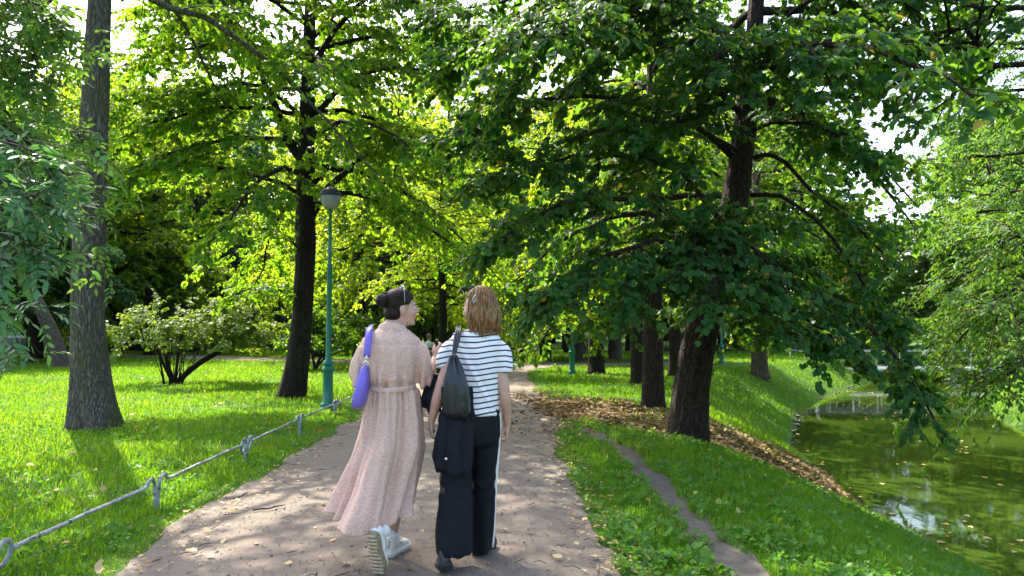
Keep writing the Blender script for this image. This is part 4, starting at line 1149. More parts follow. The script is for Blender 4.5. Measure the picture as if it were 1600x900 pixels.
# bench and seated person between the two women, far away
M['wood'] = simple('bench_wood', (.16, .10, .06), .7, .2, 8)
M['iron'] = simple('bench_iron', (.02, .03, .03), .5, .2, 8)
M['skin'] = simple('skin', (.52, .31, .23), .5, .06, 25, .05, spec=.4)
M['hair_dark'] = None
t = NT('hair_dark'); h = t.noise(t.coord('Object', (1, 1, .3)), 120, 3); M['hair_dark'] = t.done(t.bsdf(t.mix(h, (.006, .004, .003), (.022, .013, .009)), .5, t.bump(h, .4, .004), spec=.2))
t = NT('hair_brown'); h = t.noise(t.coord('Object', (1, 1, .25)), 90, 4, .65); M['hair_brown'] = t.done(t.bsdf(t.ramp(h, [(.3, (.10, .052, .022)), (.52, (.25, .14, .062)), (.72, (.45, .29, .14))]), .5, t.bump(h, .5, .006), spec=.25))
BX, BY = -3.05, 27.0; bz = gzf(BX, BY)
bn = empty('bench', (BX, BY, bz)); tag(bn, 'dark park bench far away between the two women', 'bench')
for i in range(3):
    g = Geo(); g.box((BX, BY - .16 + i * .15, bz + .43), (1.5, .12, .035)); g.build('seat_slat', M['wood'], bn, smooth=False)
for i in range(2):
    g = Geo(); g.box((BX, BY - .26, bz + .58 + i * .16), (1.5, .03, .11)); g.build('back_slat', M['wood'], bn, smooth=False)
for s_ in (-.6, .6):
    g = Geo(); g.box((BX + s_, BY, bz + .2), (.05, .42, .42)); g.box((BX + s_, BY - .225, bz + .6), (.05, .03, .4)); g.build('leg', M['iron'], bn, smooth=False)
pr = empty('person', (BX, BY, bz)); tag(pr, 'distant person in pale green top with brown hair seated on the bench', 'person')
g = Geo()
g.tube([(BX, BY - .02, bz + .5), (BX, BY - .02, bz + .75), (BX + .02, BY, bz + .95), (BX + .02, BY, bz + 1.02), (BX + .02, BY + .01, bz + 1.1)], (.15, .14, .14, .055, .05), 12, flat=.75)
g.ball((BX + .03, BY + .02, bz + 1.17), (.075, .09, .105))
for s_ in (-1, 1):
    g.tube([(BX + s_ * .15 + .02, BY, bz + .94), (BX + s_ * .21, BY + .03, bz + .7), (BX + s_ * .13, BY + .22, bz + .6)], (.05, .04, .028), 8)
    g.tube([(BX + s_ * .08, BY, bz + .5), (BX + s_ * .1, BY + .42, bz + .5), (BX + s_ * .1, BY + .42, bz + .06), (BX + s_ * .1, BY + .55, bz + .04)], (.08, .06, .04, .035), 8)
link('body', remeshed(g, .012, 4, .5), M['skin'], pr)
M['pale_top'] = simple('pale_green_cotton', (.55, .64, .55), .9, .06, 20)
g = Geo()
g.tube([(BX, BY - .02, bz + .48), (BX, BY - .02, bz + .75), (BX + .02, BY, bz + .94), (BX + .02, BY, bz + 1.02)], (.185, .175, .17, .075), 14, flat=.8)
for s_ in (-1, 1): g.tube([(BX + s_ * .14 + .02, BY, bz + .95), (BX + s_ * .22, BY + .03, bz + .7), (BX + s_ * .18, BY + .12, bz + .64)], (.07, .065, .06), 8)
link('top', remeshed(g, .014, 5, .5), M['pale_top'], pr)
g = Geo(); g.ball((BX + .02, BY - .005, bz + 1.195), (.088, .098, .105)); g.ball((BX, BY - .1, bz + 1.23), (.04, .04, .04)); link('hair', remeshed(g, .012, 3), M['hair_brown'], pr)
g = Geo()
for s_ in (-1, 1): g.tube([(BX + s_ * .08, BY, bz + .5), (BX + s_ * .1, BY + .44, bz + .51), (BX + s_ * .1, BY + .44, bz + .1)], (.1, .085, .07), 8)
M['dark_cloth'] = simple('dark_cotton', (.012, .014, .018), .9, .2, 60, .1)
link('trousers', remeshed(g, .014, 4, .5), M['dark_cloth'], pr)

# pram far across the path
PX_, PY_ = .3, 38.5; pz = gzf(PX_, PY_)
pm = empty('pram', (PX_, PY_, pz)); tag(pm, 'small pram with red cover far across the path', 'pram')
M['red_cloth'] = simple('red_cloth', (.45, .05, .05), .8, .1, 10); M['grey_cloth'] = simple('grey_cloth', (.30, .31, .33), .8, .1, 10); M['white_cloth'] = simple('white_cloth', (.7, .7, .7), .8, .05, 10)
a = np.linspace(0, np.pi, 9)
g = Geo(); g.grid(np.array([[(PX_ + x, PY_ + .2 * math.cos(q), pz + .62 - h * math.sin(q)) for q in np.linspace(0, np.pi, 8)] for x, h in [(-.35, .1), (-.3, .22), (0, .26), (.3, .22), (.38, .08)]]), True); g.build('basket', M['grey_cloth'], pm)
g = Geo(); g.grid(np.array([[(PX_ - .12 - .28 * math.cos(u) * .9, PY_ + .2 * math.cos(q), pz + .62 + .3 * math.sin(u) * math.sin(q)) for q in np.linspace(0, np.pi, 8)] for u in np.linspace(.1, 1.9, 6)]), True); g.build('hood', M['white_cloth'], pm)
g = Geo(); g.box((PX_ + .15, PY_, pz + .63), (.42, .36, .06)); g.build('cover', M['red_cloth'], pm)
for sx_ in (-.3, .3):
    for sy_ in (-.2, .2):
        g = Geo(); g.tube([(PX_ + sx_ + .12 * math.cos(q), PY_ + sy_, pz + .13 + .12 * math.sin(q)) for q in np.linspace(0, 2 * np.pi, 15)], .014, 6, False); g.build('wheel', M['tyre'], pm)
    g = Geo(); g.tube([(PX_ + sx_, PY_ - .2, pz + .13), (PX_ - sx_ * .4, PY_ - .18, pz + .45)], .012, 6); g.tube([(PX_ + sx_, PY_ + .2, pz + .13), (PX_ - sx_ * .4, PY_ + .18, pz + .45)], .012, 6); g.build('frame', M['iron'], pm)
g = Geo(); g.tube([(PX_ - .3, PY_ - .18, pz + .6), (PX_ - .6, PY_ - .18, pz + .9), (PX_ - .6, PY_ + .18, pz + .9), (PX_ - .3, PY_ + .18, pz + .6)], .012, 6); g.build('handle', M['iron'], pm)

# ------------------------------------------------------------------ the two walkers
def rings(Y0, rows, n=40, sq=2.3, dense=None):
    """rows: (py, xl, xr, dy, half_depth) in photograph pixels at depth Y0 + dy -> (k, n, 3)"""
    R_ = []
    for py, xl, xr, dy, b in rows:
        A, B = px(xl, py, Y0 + dy), px(xr, py, Y0 + dy)
        R_.append((*((A + B) / 2), (B[0] - A[0]) / 2, b))
    R_ = np.array(R_)
    if dense:
        R_ = spline(R_, dense)
    th = np.arange(n) / n * 2 * np.pi
    c, s = np.cos(th), np.sin(th)
    ex = 2 / sq
    cx, sx = np.sign(c) * np.abs(c) ** ex, np.sign(s) * np.abs(s) ** ex
    return np.stack([R_[:, 0:1] + R_[:, 3:4] * cx, R_[:, 1:2] - R_[:, 4:5] * sx, R_[:, 2:3] + 0 * cx], -1), th

def frame(f, up=(0, 0, 1.)):
    f = norm(np.array(f, dtype=float)); s = norm(np.cross(f, up)); u = np.cross(s, f)
    return np.stack([s, f, u], 1)          # columns: side, forward, up
def add_head(g, C, Mx, neck):
    L = lambda *p: C + Mx @ np.array(p)
    E = lambda c, r: g.ball(L(*c), r, Mx, 22, 14)
    E((0, -.012, .03), (.073, .092, .085)); E((0, .028, -.02), (.060, .062, .085)); E((0, .034, -.075), (.047, .048, .036))
    E((0, .070, -.096), (.020, .017, .015)); E((0, .076, .022), (.044, .016, .012)); E((0, .086, -.046), (.021, .011, .007)); E((0, .085, -.058), (.018, .011, .008))
    for s_ in (-1, 1):
        E((s_ * .034, .058, -.03), (.024, .026, .03)); E((s_ * .074, -.008, -.015), (.011, .019, .032)); E((s_ * .080, -.016, -.012), (.006, .012, .022))
    g.tube([L(0, .082, .018), L(0, .098, -.006), L(0, .108, -.022), L(0, .092, -.032)], (.008, .009, .012, .009), 10)
    for s_ in (-1, 1): E((s_ * .012, .090, -.026), (.008, .009, .007))
    g.tube(spline([L(0, -.015, -.02), L(0, -.012, -.09), neck + (0, 0, .02), neck - (0, 0, .05)], 10), (.05, .05, .052, .05, .05, .052, .055, .06, .07, .08), 18)
def face_bits(C, Mx, par):
    L = lambda *p: C + Mx @ np.array(p)
    for s_ in (-1, 1):
        g = Geo(); g.ball(L(s_ * .031, .0765, .002), (.012, .009, .007), Mx, 12, 8); e = g.build('eye', M['eye_white'], par)
        g = Geo(); g.ball(L(s_ * .031, .0835, .002), (.0055, .003, .0055), Mx, 10, 6); g.build('iris', M['iris'], e)
        g = Geo(); g.tube([L(s_ * .014, .094, .018), L(s_ * .030, .091, .024), L(s_ * .048, .078, .019)], (.003, .0035, .002), 6); g.build('eyebrow', M['hair_dark'], par)
    g = Geo(); g.ball(L(0, .0925, -.052), (.019, .0075, .0075), Mx, 14, 8); g.build('lips', M['lips'], par)
M['eye_white'] = simple('eye_white', (.75, .73, .70), .2, .03); M['iris'] = simple('iris_brown', (.06, .03, .015), .15, .1); M['lips'] = simple('lips', (.42, .15, .13), .4, .1)
def add_hand(g, wr, d, p, thumb, k=1.0, curl=1.0):
    """d: finger direction, p: direction the palm faces, thumb: direction of the thumb side"""
    d = norm(d); p = norm(p - d * np.dot(p, d)); s = norm(thumb - d * np.dot(thumb, d) - p * np.dot(thumb, p))
    Mx = np.stack([s, d, p], 1)
    g.tube([wr - d * .03 * k, wr + d * .02 * k], (.025 * k, .024 * k), 12, flat=.8)
    g.ball(wr + d * .048 * k, np.array((.037, .050, .0155)) * k, Mx, 18, 12)
    for i, L in enumerate((.066, .074, .069, .054)):
        b = wr + d * (.082 - .004 * abs(i - 1)) * k + s * (.029 - .0195 * i) * k
        c = curl * (.85 + .12 * i)
        q = [b - d * .02 * k, b + d * .02 * k, b + (d * .46 + p * .10 * c) * L * k, b + (d * (.72 - .18 * c) + p * .42 * c) * L * k, b + (d * (.85 - .42 * c) + p * .72 * c) * L * k]
        g.tube(spline(q, 9), np.linspace(.0092, .0070, 9) * k, 9)
    q = [wr + d * .012 * k + s * .018 * k, wr + (d * .038 + s * .042 + p * .006) * k, wr + (d * .066 + s * .046 + p * .018) * k, wr + (d * .088 + s * .040 + p * .026) * k]
    g.tube(spline(q, 8), np.linspace(.0125, .0078, 8) * k, 9)

def wrinkle(me, amp, sc, seed, aniso=(1, 1, 1)):
    v = coords(me); n = normals(me)
    d = fbm(v * np.array(aniso) * sc, seed, 3) - .5
    r = 1 - 2 * np.abs(fbm(v * np.array(aniso) * sc * .6, seed + 50, 2) - .5)
    set_coords(me, v + n * (amp * 1.2 * d + amp * (r - .6))[:, None])

def shoe(par, heel, fwd, up, mats, length=.27, height=.085, collar=.10, wide=1.0, boot=False, name='shoe', treads=True):
    """heel: point under the heel on the sole; parts: upper, sole, tread ribs"""
    Mx = frame(fwd, up); L = lambda x, y, z: heel + Mx @ np.array((x, y * length, z))
    yy = np.array([0, .03, .1, .25, .42, .58, .72, .85, .94, .985, 1.0]); hw = np.array([.012, .026, .034, .035, .033, .040, .046, .044, .034, .018, .004]) * wide
    root = empty(name, tuple(heel)); root.parent = par
    root.matrix_parent_inverse = Matrix.Translation(par.location).inverted()
    st = .040 if boot else .034
    g = Geo(); V = []
    for y, w in zip(yy, hw):
        toe = .012 * max(0, (y - .75) / .25) ** 2
        V.append([L(-w * .94, y, toe), L(w * .94, y, toe), L(w * 1.08, y, st * .5 + toe), L(w * 1.02, y, st + toe * .5), L(-w * 1.02, y, st + toe * .5), L(-w * 1.08, y, st * .5 + toe)])
    g.grid(np.array(V), True); so = g.build('sole', mats[1], root)
    if treads:
        for i in range(11):
            y = .06 + i * .085; w = float(np.interp(y, yy, hw)) * .93
            if 4 <= i <= 5: w *= .8
            g = Geo(); g.box(L(0, y, -.004 + .012 * max(0, (y - .75) / .25) ** 2), (2 * w, .055 * length, .012), M=Mx); g.build('tread', mats[2], root, smooth=False)
    g = Geo()
    pr = np.array([(0.0, .022, height * .55, height * .5), (.05, .030, height, height * .75), (.18, .034, height, .05), (.34, .034, height * .92, .045), (.5, .035, height * .75, .04), (.66, .040, height * .58, .035), (.8, .041, height * .5, .03), (.92, .032, height * .42, .028), (.985, .014, height * .28, .02)])
    V = []
    th = np.arange(16) / 16 * 2 * np.pi
    for y, w, h, _ in pr:
        zc = st * .7 + h * .5
        V.append([L(w * wide * np.sign(math.cos(a)) * abs(math.cos(a)) ** .8, y, zc + h * .5 * np.sign(math.sin(a)) * abs(math.sin(a)) ** .8) for a in th])
    g.grid(np.array(V), True)
    g.tube([L(0, .2, st + height * .5), L(0, .17, st + height), L(0, .16, st + collar)], (.036 * wide, .037 * wide, .039 * wide), 16)
    up_me = remeshed(g, .005, 3, .6); link('upper', up_me, mats[0], root)
    if not boot:
        for i in range(4):
            y = .40 + i * .07; h = float(np.interp(y, pr[:, 0], pr[:, 2])) + st * .75
            g = Geo(); g.tube([L(-.026, y, h - .012), L(-.012, y + .01, h + .003), L(.012, y - .01, h + .003), L(.026, y, h - .012)], .0032, 6); g.build('lace', mats[3], root)
        g = Geo(); g.tube([L(-.036, .12, st + .03), L(-.037, .3, st + .045), L(-.036, .5, st + .02)], .004, 6); g.tube([L(.036, .12, st + .03), L(.037, .3, st + .045), L(.036, .5, st + .02)], .004, 6); g.tube([L(0, -.005, st + .02), L(0, .0, st + height * .8)], .007, 6)
        g.build('overlay', mats[3], root)
    return root

# ---- woman in the pink dress
YA = 4.58
wa = empty('person', tuple(px(605, 866, YA)))
wa.location.z = gzf(wa.location.x, YA) + .02
tag(wa, 'woman in long pale pink print dress turning her head right, dark hair in a bun', 'person', kind='thing')
CA = px(627, 481, YA + .02); MA = frame((.93, .36, .02), norm(np.array((.03, 0, 1.))))
neckA = px(613, 513, YA)
g = Geo()
add_head(g, CA, MA, neckA)
V, _ = rings(YA, [(512, 602, 626, 0, .055), (522, 588, 638, 0, .07), (540, 578, 646, 0, .095), (570, 577, 648, 0, .105), (605, 582, 645, 0, .10), (640, 577, 651, 0, .12), (672, 580, 650, 0, .11), (690, 590, 640, 0, .07)], 32)
g.grid(V)
sh, el, wr = px(643, 541, YA), px(666, 590, YA + .03), px(680, 560, YA + .20)
g.tube(spline([sh, (sh + el) / 2, el], 8), np.linspace(.042, .037, 8), 14); g.tube(spline([el, el * .5 + wr * .5, wr], 8), (.037, .038, .037, .034, .031, .028, .025, .023), 14)
add_hand(g, wr, px(692, 540, YA + .25) - wr, np.array((.2, .5, .6)), np.array((-.6, .3, .6)), .92, .7)
sh, el, wr = px(583, 541, YA), px(562, 592, YA - .01), px(575, 606, YA + .22)
g.tube(spline([sh, (sh + el) / 2, el], 8), np.linspace(.042, .037, 8), 14); g.tube(spline([el, el * .5 + wr * .5, wr], 8), np.linspace(.037, .023, 8), 14)
add_hand(g, wr, np.array((.5, .8, .1)), np.array((1., -.3, 0)), np.array((0, 0, 1.)), .92, 1.0)
ankL, ankR = px(592, 829, 4.31), px(613, 838, YA + .09)
hipL, hipR = px(597, 668, YA), px(632, 668, YA)
g.tube(spline([hipL, px(599, 715, YA - .01), px(598, 752, YA - .03), px(594, 790, YA - .14), ankL], 14), (.08, .08, .078, .073, .066, .058, .052, .053, .054, .052, .047, .040, .034, .032), 16)
g.tube(spline([hipR, px(628, 715, YA + .04), px(622, 760, YA + .08), px(617, 800, YA + .09), ankR], 14), (.08, .08, .078, .073, .066, .058, .052, .053, .054, .052, .047, .040, .034, .032), 16)
link('body', remeshed(g, .0045, 5, .22), M['skin'], wa)
face_bits(CA, MA, wa)
# hair: cap drawn back into a bun
LA = lambda *p: CA + MA @ np.array(p)
g = Geo(); g.ball(LA(0, -.016, .036), (.0815, .099, .0905), MA, 30, 20); g.ball(LA(0, -.05, -.03), (.07, .062, .06), MA, 24, 14)
hm = remeshed(g, .005, 3)
bm = bmesh.new(); bm.from_mesh(hm)
MAi = np.linalg.inv(MA)
dl = []
for v in bm.verts:
    s_, f_, u_ = MAi @ (np.array(v.co) - CA)
    if not ((f_ < -.018 and u_ > -.085) or u_ > .014 + max(0, f_ - .03) * 1.0 + .004 * math.sin(f_ * 150)): dl.append(v)
bmesh.ops.delete(bm, geom=dl, context='VERTS'); bm.to_mesh(hm); bm.free()
ha = link('hair', hm, M['hair_dark'], wa)
bun = LA(.015, -.118, .045)
g = Geo(); rr = np.random.default_rng(3)
for i in range(70):
    a = rr.uniform(-1.45, 1.45); u0 = rr.uniform(-.1, .1)
    # from hairline over the skull to the bun
    st_ = (.083 * math.sin(a), .045 * math.cos(a) - .02 * abs(math.sin(a)), .018 + .10 * math.cos(a) ** .8 * .92)
    md = (.075 * math.sin(a) * .95, -.055, .03 + .088 * math.cos(a) * .9)
    g.tube(spline([LA(*st_), LA(st_[0] * 1.02, (st_[1] + md[1]) / 2, max(st_[2], md[2]) * 1.0 + .004), LA(*md), bun + rr.normal(0, .012, 3)], 10), np.linspace(.0035, .006, 10), 5)
for i in range(40):
    a = rr.uniform(-1.5, 1.5); b_ = LA(.078 * math.sin(a), -.06, .02 + .08 * math.cos(a) - .04 * rr.random())
    g.tube(spline([b_, b_ + rr.normal(0, .012, 3) + (0, 0, .008), b_ + rr.normal(0, .02, 3) + (-.015, 0, -.01)], 6), np.linspace(.0018, .0007, 6), 3, False)
g.build('hair_strands', M['hair_dark'], ha)
g = Geo()
for i in range(34):
    ax = norm(rr.normal(0, 1, 3)); u_ = norm(np.cross(ax, (0.3, .5, .8))); w_ = np.cross(ax, u_); off = rr.uniform(-.6, .6); ra = .040 * math.sqrt(1 - off * off * .8)
    g.tube([bun + ax * off * .034 + (u_ * math.cos(q) + w_ * math.sin(q)) * ra * np.array((1, 1, .95)) for q in np.linspace(rr.uniform(0, 6), rr.uniform(0, 6) + 5.2, 14)], .0065, 5)
g.ball(bun, (.037, .037, .035)); g.build('bun', M['hair_dark'], ha)
M['pearl'] = simple('pearl', (.80, .76, .68), .2, .05); M['gold_wire'] = simple('gold_wire', (.45, .38, .26), .35, .1, metal=.6)
hb = empty('headband', tuple(LA(0, .02, .12))); hb.parent = wa; hb.matrix_parent_inverse = Matrix.Translation(wa.location).inverted()
arc = lambda q: LA(.088 * math.sin(q), .012 - .01 * abs(math.sin(q)), .032 + .101 * math.cos(q))
g = Geo(); g.tube([arc(q) for q in np.linspace(-1.6, 1.6, 24)], .0018, 6); g.build('band', M['gold_wire'], hb)
for q in (-.5, -.2, .1, .4, .7):
    g = Geo(); g.ball(arc(q) + (arc(q) - LA(0, .012, .032)) * .05, .0065, None, 12, 8); g.build('pearl', M['pearl'], hb)

# dress
t = NT('dress_print'); c = t.coord()
v = t.n('ShaderNodeTexVoronoi'); t.t.links.new(c, v.inputs['Vector']); v.inputs['Scale'].default_value = 95
dots = t.ramp(v.outputs['Distance'], [(.36, 1.), (.55, 0.)])
v2 = t.n('ShaderNodeTexVoronoi'); t.t.links.new(c, v2.inputs['Vector']); v2.inputs['Scale'].default_value = 150
d2 = t.ramp(v2.outputs['Distance'], [(.3, 1.), (.5, 0.)])
col = t.mix(t.math('MULTIPLY', dots, .42), (.78, .545, .435), (.46, .21, .15))
col = t.mix(t.math('MULTIPLY', d2, .25), col, (.78, .62, .53))
wv = t.noise(c, 700, 2)
sh1 = t.bsdf(col, .85, t.bump(t.math('ADD', t.math('MULTIPLY', wv, .4), t.noise(t.coord('Object', (1, 1, .45)), 26, 4, .6, .6)), .55, .012), spec=.2, sheen=.15)
tr = t.n('ShaderNodeBsdfTranslucent'); t.t.links.new(col, tr.inputs[0]); mx = t.n('ShaderNodeMixShader'); mx.inputs[0].default_value = .14
t.t.links.new(sh1, mx.inputs[1]); t.t.links.new(tr.outputs[0], mx.inputs[2]); M['dress'] = t.done(mx.outputs[0])
g = Geo()
V, _ = rings(YA, [(509, 600, 627, 0, .07), (514, 590, 636, 0, .085), (520, 577, 647, -.005, .10), (529, 566, 655, -.01, .118), (545, 562, 659, -.01, .135), (562, 563, 658, -.01, .14), (578, 566, 655, -.01, .142), (592, 571, 651, -.01, .14), (600, 574, 649, 0, .13), (608, 577, 648, 0, .125)], 44, 2.2)
g.grid(V)
g.tube(spline([px(582, 536, YA), px(568, 556, YA), px(560, 585, YA - .005), px(561, 602, YA)], 10), (.045, .056, .062, .064, .064, .063, .061, .058, .056, .053), 20)
g.tube(spline([px(642, 536, YA), px(656, 556, YA + .01), px(662, 585, YA + .02), px(659, 603, YA + .02)], 10), (.045, .056, .064, .068, .069, .069, .068, .065, .062, .058), 20)
bo = remeshed(g, .008, 5)
v = coords(bo); n = normals(bo)
zt = v[:, 2]; xr = v[:, 0] - neckA[0]
zb = px(600, 606, YA)[2]
gath = np.exp(-np.abs(zt - zb) / .20)
fold = .015 * np.sin(xr * 78 + 2.2 * np.sin(zt * 9)) * gath + .010 * np.sin(xr * 131 + 1.3) * np.exp(-np.abs(zt - zb) / .09)
dg = (fbm(np.stack([xr * 9 + zt * 5, v[:, 1] * 4, zt * 7 - np.abs(xr) * 9], -1), 7, 3) - .5) * .022
yoke = .004 * np.exp(-((zt - px(600, 538, YA)[2]) / .005) ** 2)
v = v + n * (fold + dg - yoke)[:, None]; set_coords(bo, v)
dress = link('dress', bo, M['dress'], wa)
rowsA = [(606, 577, 649, 0, .125), (612, 574, 652, 0, .13), (640, 571, 656, 0, .145), (680, 566, 658, -.01, .165), (700, 561, 657, -.02, .175), (730, 551, 652, -.03, .19), (760, 542, 647, -.05, .20), (790, 530, 642, -.07, .215), (806, 523, 640, -.08, .22)]
V, th = rings(YA, rowsA, 200, 2.1, 90)
k = np.linspace(0, 1, 90)[:, None]; T = th[None]
amp = .05 * k ** 1.1
phs = 1.2 * k
f1 = 1 - 1.7 * np.abs(np.sin(3.5 * T + .6 + phs)) ** .8
f2 = np.sin(9 * T + 2.2 * np.sin(2 * T) - phs * 1.3)
f3 = np.sin(24 * T + 1.1 * np.sin(5 * T)); f4 = np.sin(41 * T + 2 * np.sin(3 * T) + 2 * k)
cen = V.mean(1, keepdims=True); rad = V - cen; rad[..., 2] = 0
rl = np.linalg.norm(rad, axis=-1, keepdims=True); rn = rad / rl
disp = amp * .85 * f1 + (.008 + .028 * k) * f2 + (.010 * np.exp(-k * 4) + .004) * f3 + .004 * np.exp(-k * 6) * f4
disp = disp + (fbm(np.concatenate([V[..., :2] * 9, V[..., 2:] * 4], -1), 3, 3) - .5) * .03 * np.minimum(1, k * 3)
# deep crease left of the trailing leg and the push of that leg through the cloth
a_cr = np.deg2rad(139); disp = disp - .075 * np.clip((k - .35) / .65, 0, 1) * np.exp(-((T - a_cr) / .11) ** 2)
disp = disp + .06 * np.clip((k - .25) / .6, 0, 1) * np.exp(-((T - np.deg2rad(100)) / .42) ** 2)
disp = disp * np.minimum(1, .2 + k * 6)
V = V + rn * disp[..., None]
hem = np.interp(np.rad2deg(th), [0, 40, 75, 100, 130, 150, 180, 230, 300, 360], [.02, .01, -.045, -.05, -.01, 0, .035, .05, .05, .02])
V[..., 2] += hem[None] * k ** 3
g = Geo(); g.grid(V[::-1], cap=False)
sk = g.build('skirt', M['dress'], dress)
sm = sk.modifiers.new('thickness', 'SOLIDIFY'); sm.thickness = .004; sm.offset = 0
V, th = rings(YA, [(601.5, 575.5, 649.5, -.003, .136), (602.5, 575, 650, -.003, .141), (606, 574.5, 650.5, -.003, .143), (609.5, 575, 650, -.003, .142), (610.5, 576, 649.5, -.003, .136)], 90, 2.1)
V[..., 2] += .006 * np.sin(th * 3)[None]
g = Geo(); g.grid(V[::-1], cap=False); g.build('belt', M['dress'], dress)
# collar
Cn = neckA
V = []
for z, r, o in [(-.012, .088, 0), (.012, .078, 0), (.034, .071, 0), (.040, .074, 0), (.030, .083, 0), (.004, .094, 0), (-.010, .100, 0), (-.014, .094, 0)]:
    a = np.arange(40) / 40 * 2 * np.pi
    V.append(np.stack([Cn[0] + r * np.cos(a) * 1.02, Cn[1] - r * np.sin(a) * .95, Cn[2] + z - .022 + .014 * np.sin(a) * (z > 0) + .008 * np.sin(a)], -1))
g = Geo(); g.grid(np.array(V), cap=False); g.build('collar', M['dress'], dress)
# shoes and socks
M['shoe_white'] = simple('shoe_white', (.70, .69, .62), .55, .08, 18, .1); M['sole_tan'] = simple('sole_tan', (.24, .185, .10), .8, .25, 30, .3); M['tread_pale'] = simple('tread_pale', (.40, .34, .22), .8, .2, 30); M['shoe_grey'] = simple('shoe_overlay', (.50, .50, .45), .5, .1, 30)
M['sock'] = simple('sock_white', (.78, .80, .84), .9, .04, 80, .1)
ms = (M['shoe_white'], M['sole_tan'], M['tread_pale'], M['shoe_grey'])
heelL = px(580, 834, 4.22); toeL = px(592, 893, 4.27); toeL[2] = gzf(toeL[0], toeL[1]) + .03
shoe(wa, heelL, toeL - heelL, np.array((.42, .9, .15)), ms, float(np.linalg.norm(toeL - heelL)) * 1.0)
zR = gzf(*px(610, 866, 4.68)[:2])
heelR = np.array((*px(607, 866, 4.62)[:2], zR + .030)); shoe(wa, heelR, (.30, .95, 0), (0, 0, 1.), (M['shoe_white'], M['shoe_white'], M['shoe_grey'], M['shoe_grey']), .25, .078, .09)
for nm, A, B in (('sock', ankL + (0, 0, .01), heelL + (.01, .06, -.02)), ('sock', px(613, 826, YA + .09), heelR + (.018, .06, .06))):
    g = Geo(); g.tube(spline([A, (A + B) / 2, B], 6), (.035, .036, .037, .038, .038, .038), 14); g.build(nm, M['sock'], wa)

# ---- purple shoulder bag
M['purple'] = simple('purple_leather', (.16, .12, .52), .38, .08, 25, .12, spec=.5)
M['chrome'] = simple('chrome', (.75, .75, .76), .18, .03, metal=1.0)
pb = empty('shoulder_bag', tuple(px(565, 605, YA - .12))); tag(pb, 'smooth purple shoulder bag hanging at the left hip of the pink dress', 'bag')
V, th = rings(YA, [(570, 569, 575, -.10, .03), (574, 565, 577, -.10, .055), (584, 562, 578.5, -.10, .08), (600, 558, 578, -.10, .10), (616, 554, 576, -.10, .105), (628, 552, 573, -.10, .10), (634, 553, 570, -.10, .085), (637.5, 557, 566, -.10, .06)], 40, 2.9, 40)
V = V + (fbm(V * 9, 4)[..., None] - .5) * .008
g = Geo(); g.grid(V[::-1]); g.build('pouch', M['purple'], pb)
for sd in (-1, 1):
    j = 10 if sd > 0 else 30
    g = Geo(); g.tube(V[2:-2, (j + 4) % 40], .0028, 6); g.tube(V[2:-2, (j - 4) % 40], .0028, 6); g.build('piping', M['purple'], pb)
def ribbon(pts, nrm, width, mat, name, par, thick=.004):
    P = spline(pts, 24); T = norm(np.gradient(P, axis=0)); N_ = norm(np.broadcast_to(np.array(nrm, dtype=float), P.shape)); S_ = norm(np.cross(T, N_)); N_ = np.cross(S_, T)
    w = width / 2
    V = np.stack([P - S_ * w - N_ * thick / 2, P + S_ * w - N_ * thick / 2, P + S_ * w + N_ * thick / 2, P - S_ * w + N_ * thick / 2], 1)
    g = Geo(); g.grid(V); return g.build(name, mat, par, smooth=False)
ribbon([px(573, 558, YA - .155), px(574, 545, YA - .155), px(575.5, 530, YA - .138), px(577, 517, YA - .105), px(578, 511.5, YA - .06), px(578, 510.5, YA), px(577, 514, YA + .07), px(574, 530, YA + .125), px(571, 560, YA + .13), px(570, 572, YA + .06)], (0, -1, .35), .042, M['purple'], 'strap', pb)
for (x, y, r) in ((572, 569, .017),):
    C = px(x, y, YA - .155); g = Geo(); g.tube([C + (r * math.cos(q), -.004 * math.sin(q), r * math.sin(q)) for q in np.linspace(0, 2 * np.pi, 22)], .0035, 8, False); g.build('ring', M['chrome'], pb)
g = Geo(); g.tube([px(573, 556, YA - .156), px(572.6, 560, YA - .158), px(572.3, 565, YA - .156)], (.007, .0055, .004), 8); g.build('clasp', M['chrome'], pb)
ribbon([px(571, 571, YA - .16), px(570.5, 576, YA - .165), px(569.5, 582, YA - .17)], (0, -1, .1), .02, M['purple'], 'tab', pb)

# ---- woman in the striped shirt
YB = 4.62
wb = empty('person', tuple(px(735, 866, YB))); wb.location.z = gzf(wb.location.x, YB) + .02
tag(wb, 'woman in striped tee and black trousers with wavy light brown bob', 'person', kind='thing')
CB = px(746, 481, YB + .01); MB = frame((-.80, .60, -.03))
neckB = px(748, 515, YB)
g = Geo(); add_head(g, CB, MB, neckB)
V, _ = rings(YB, [(514, 734, 762, 0, .05), (522, 718, 772, 0, .065), (540, 710, 778, 0, .09), (570, 712, 776, 0, .10), (610, 714, 772, 0, .095), (645, 708, 778, 0, .11), (672, 708, 778, 0, .10), (690, 722, 764, 0, .06)], 32)
g.grid(V)
def arm(sh, el, wr, rr=(.042, .034, .0225)):
    g.tube(spline([sh, (sh + el) / 2, el, el * .5 + wr * .5, wr], 18), np.interp(np.linspace(0, 1, 18), [0, .25, .5, .62, 1], [rr[0], rr[0] * 1.0, rr[1], rr[1] * .98, rr[2]]), 16)
shL, elL, wrL = px(712, 541, YB), px(685, 617, YB - .10), px(674, 658, YB - .06)
arm(shL, elL, wrL); add_hand(g, wrL, np.array((.02, .10, -1.)), np.array((1., .25, 0)), np.array((.1, 1., 0)), .92, 1.0)
shR, elR, wrR = px(775, 541, YB), px(789, 618, YB - .03), px(793, 663, YB + .05)
arm(shR, elR, wrR); add_hand(g, wrR, np.array((-.05, .12, -1.)), np.array((-1., .1, 0)), np.array((-.1, 1., 0)), .92, 1.15)
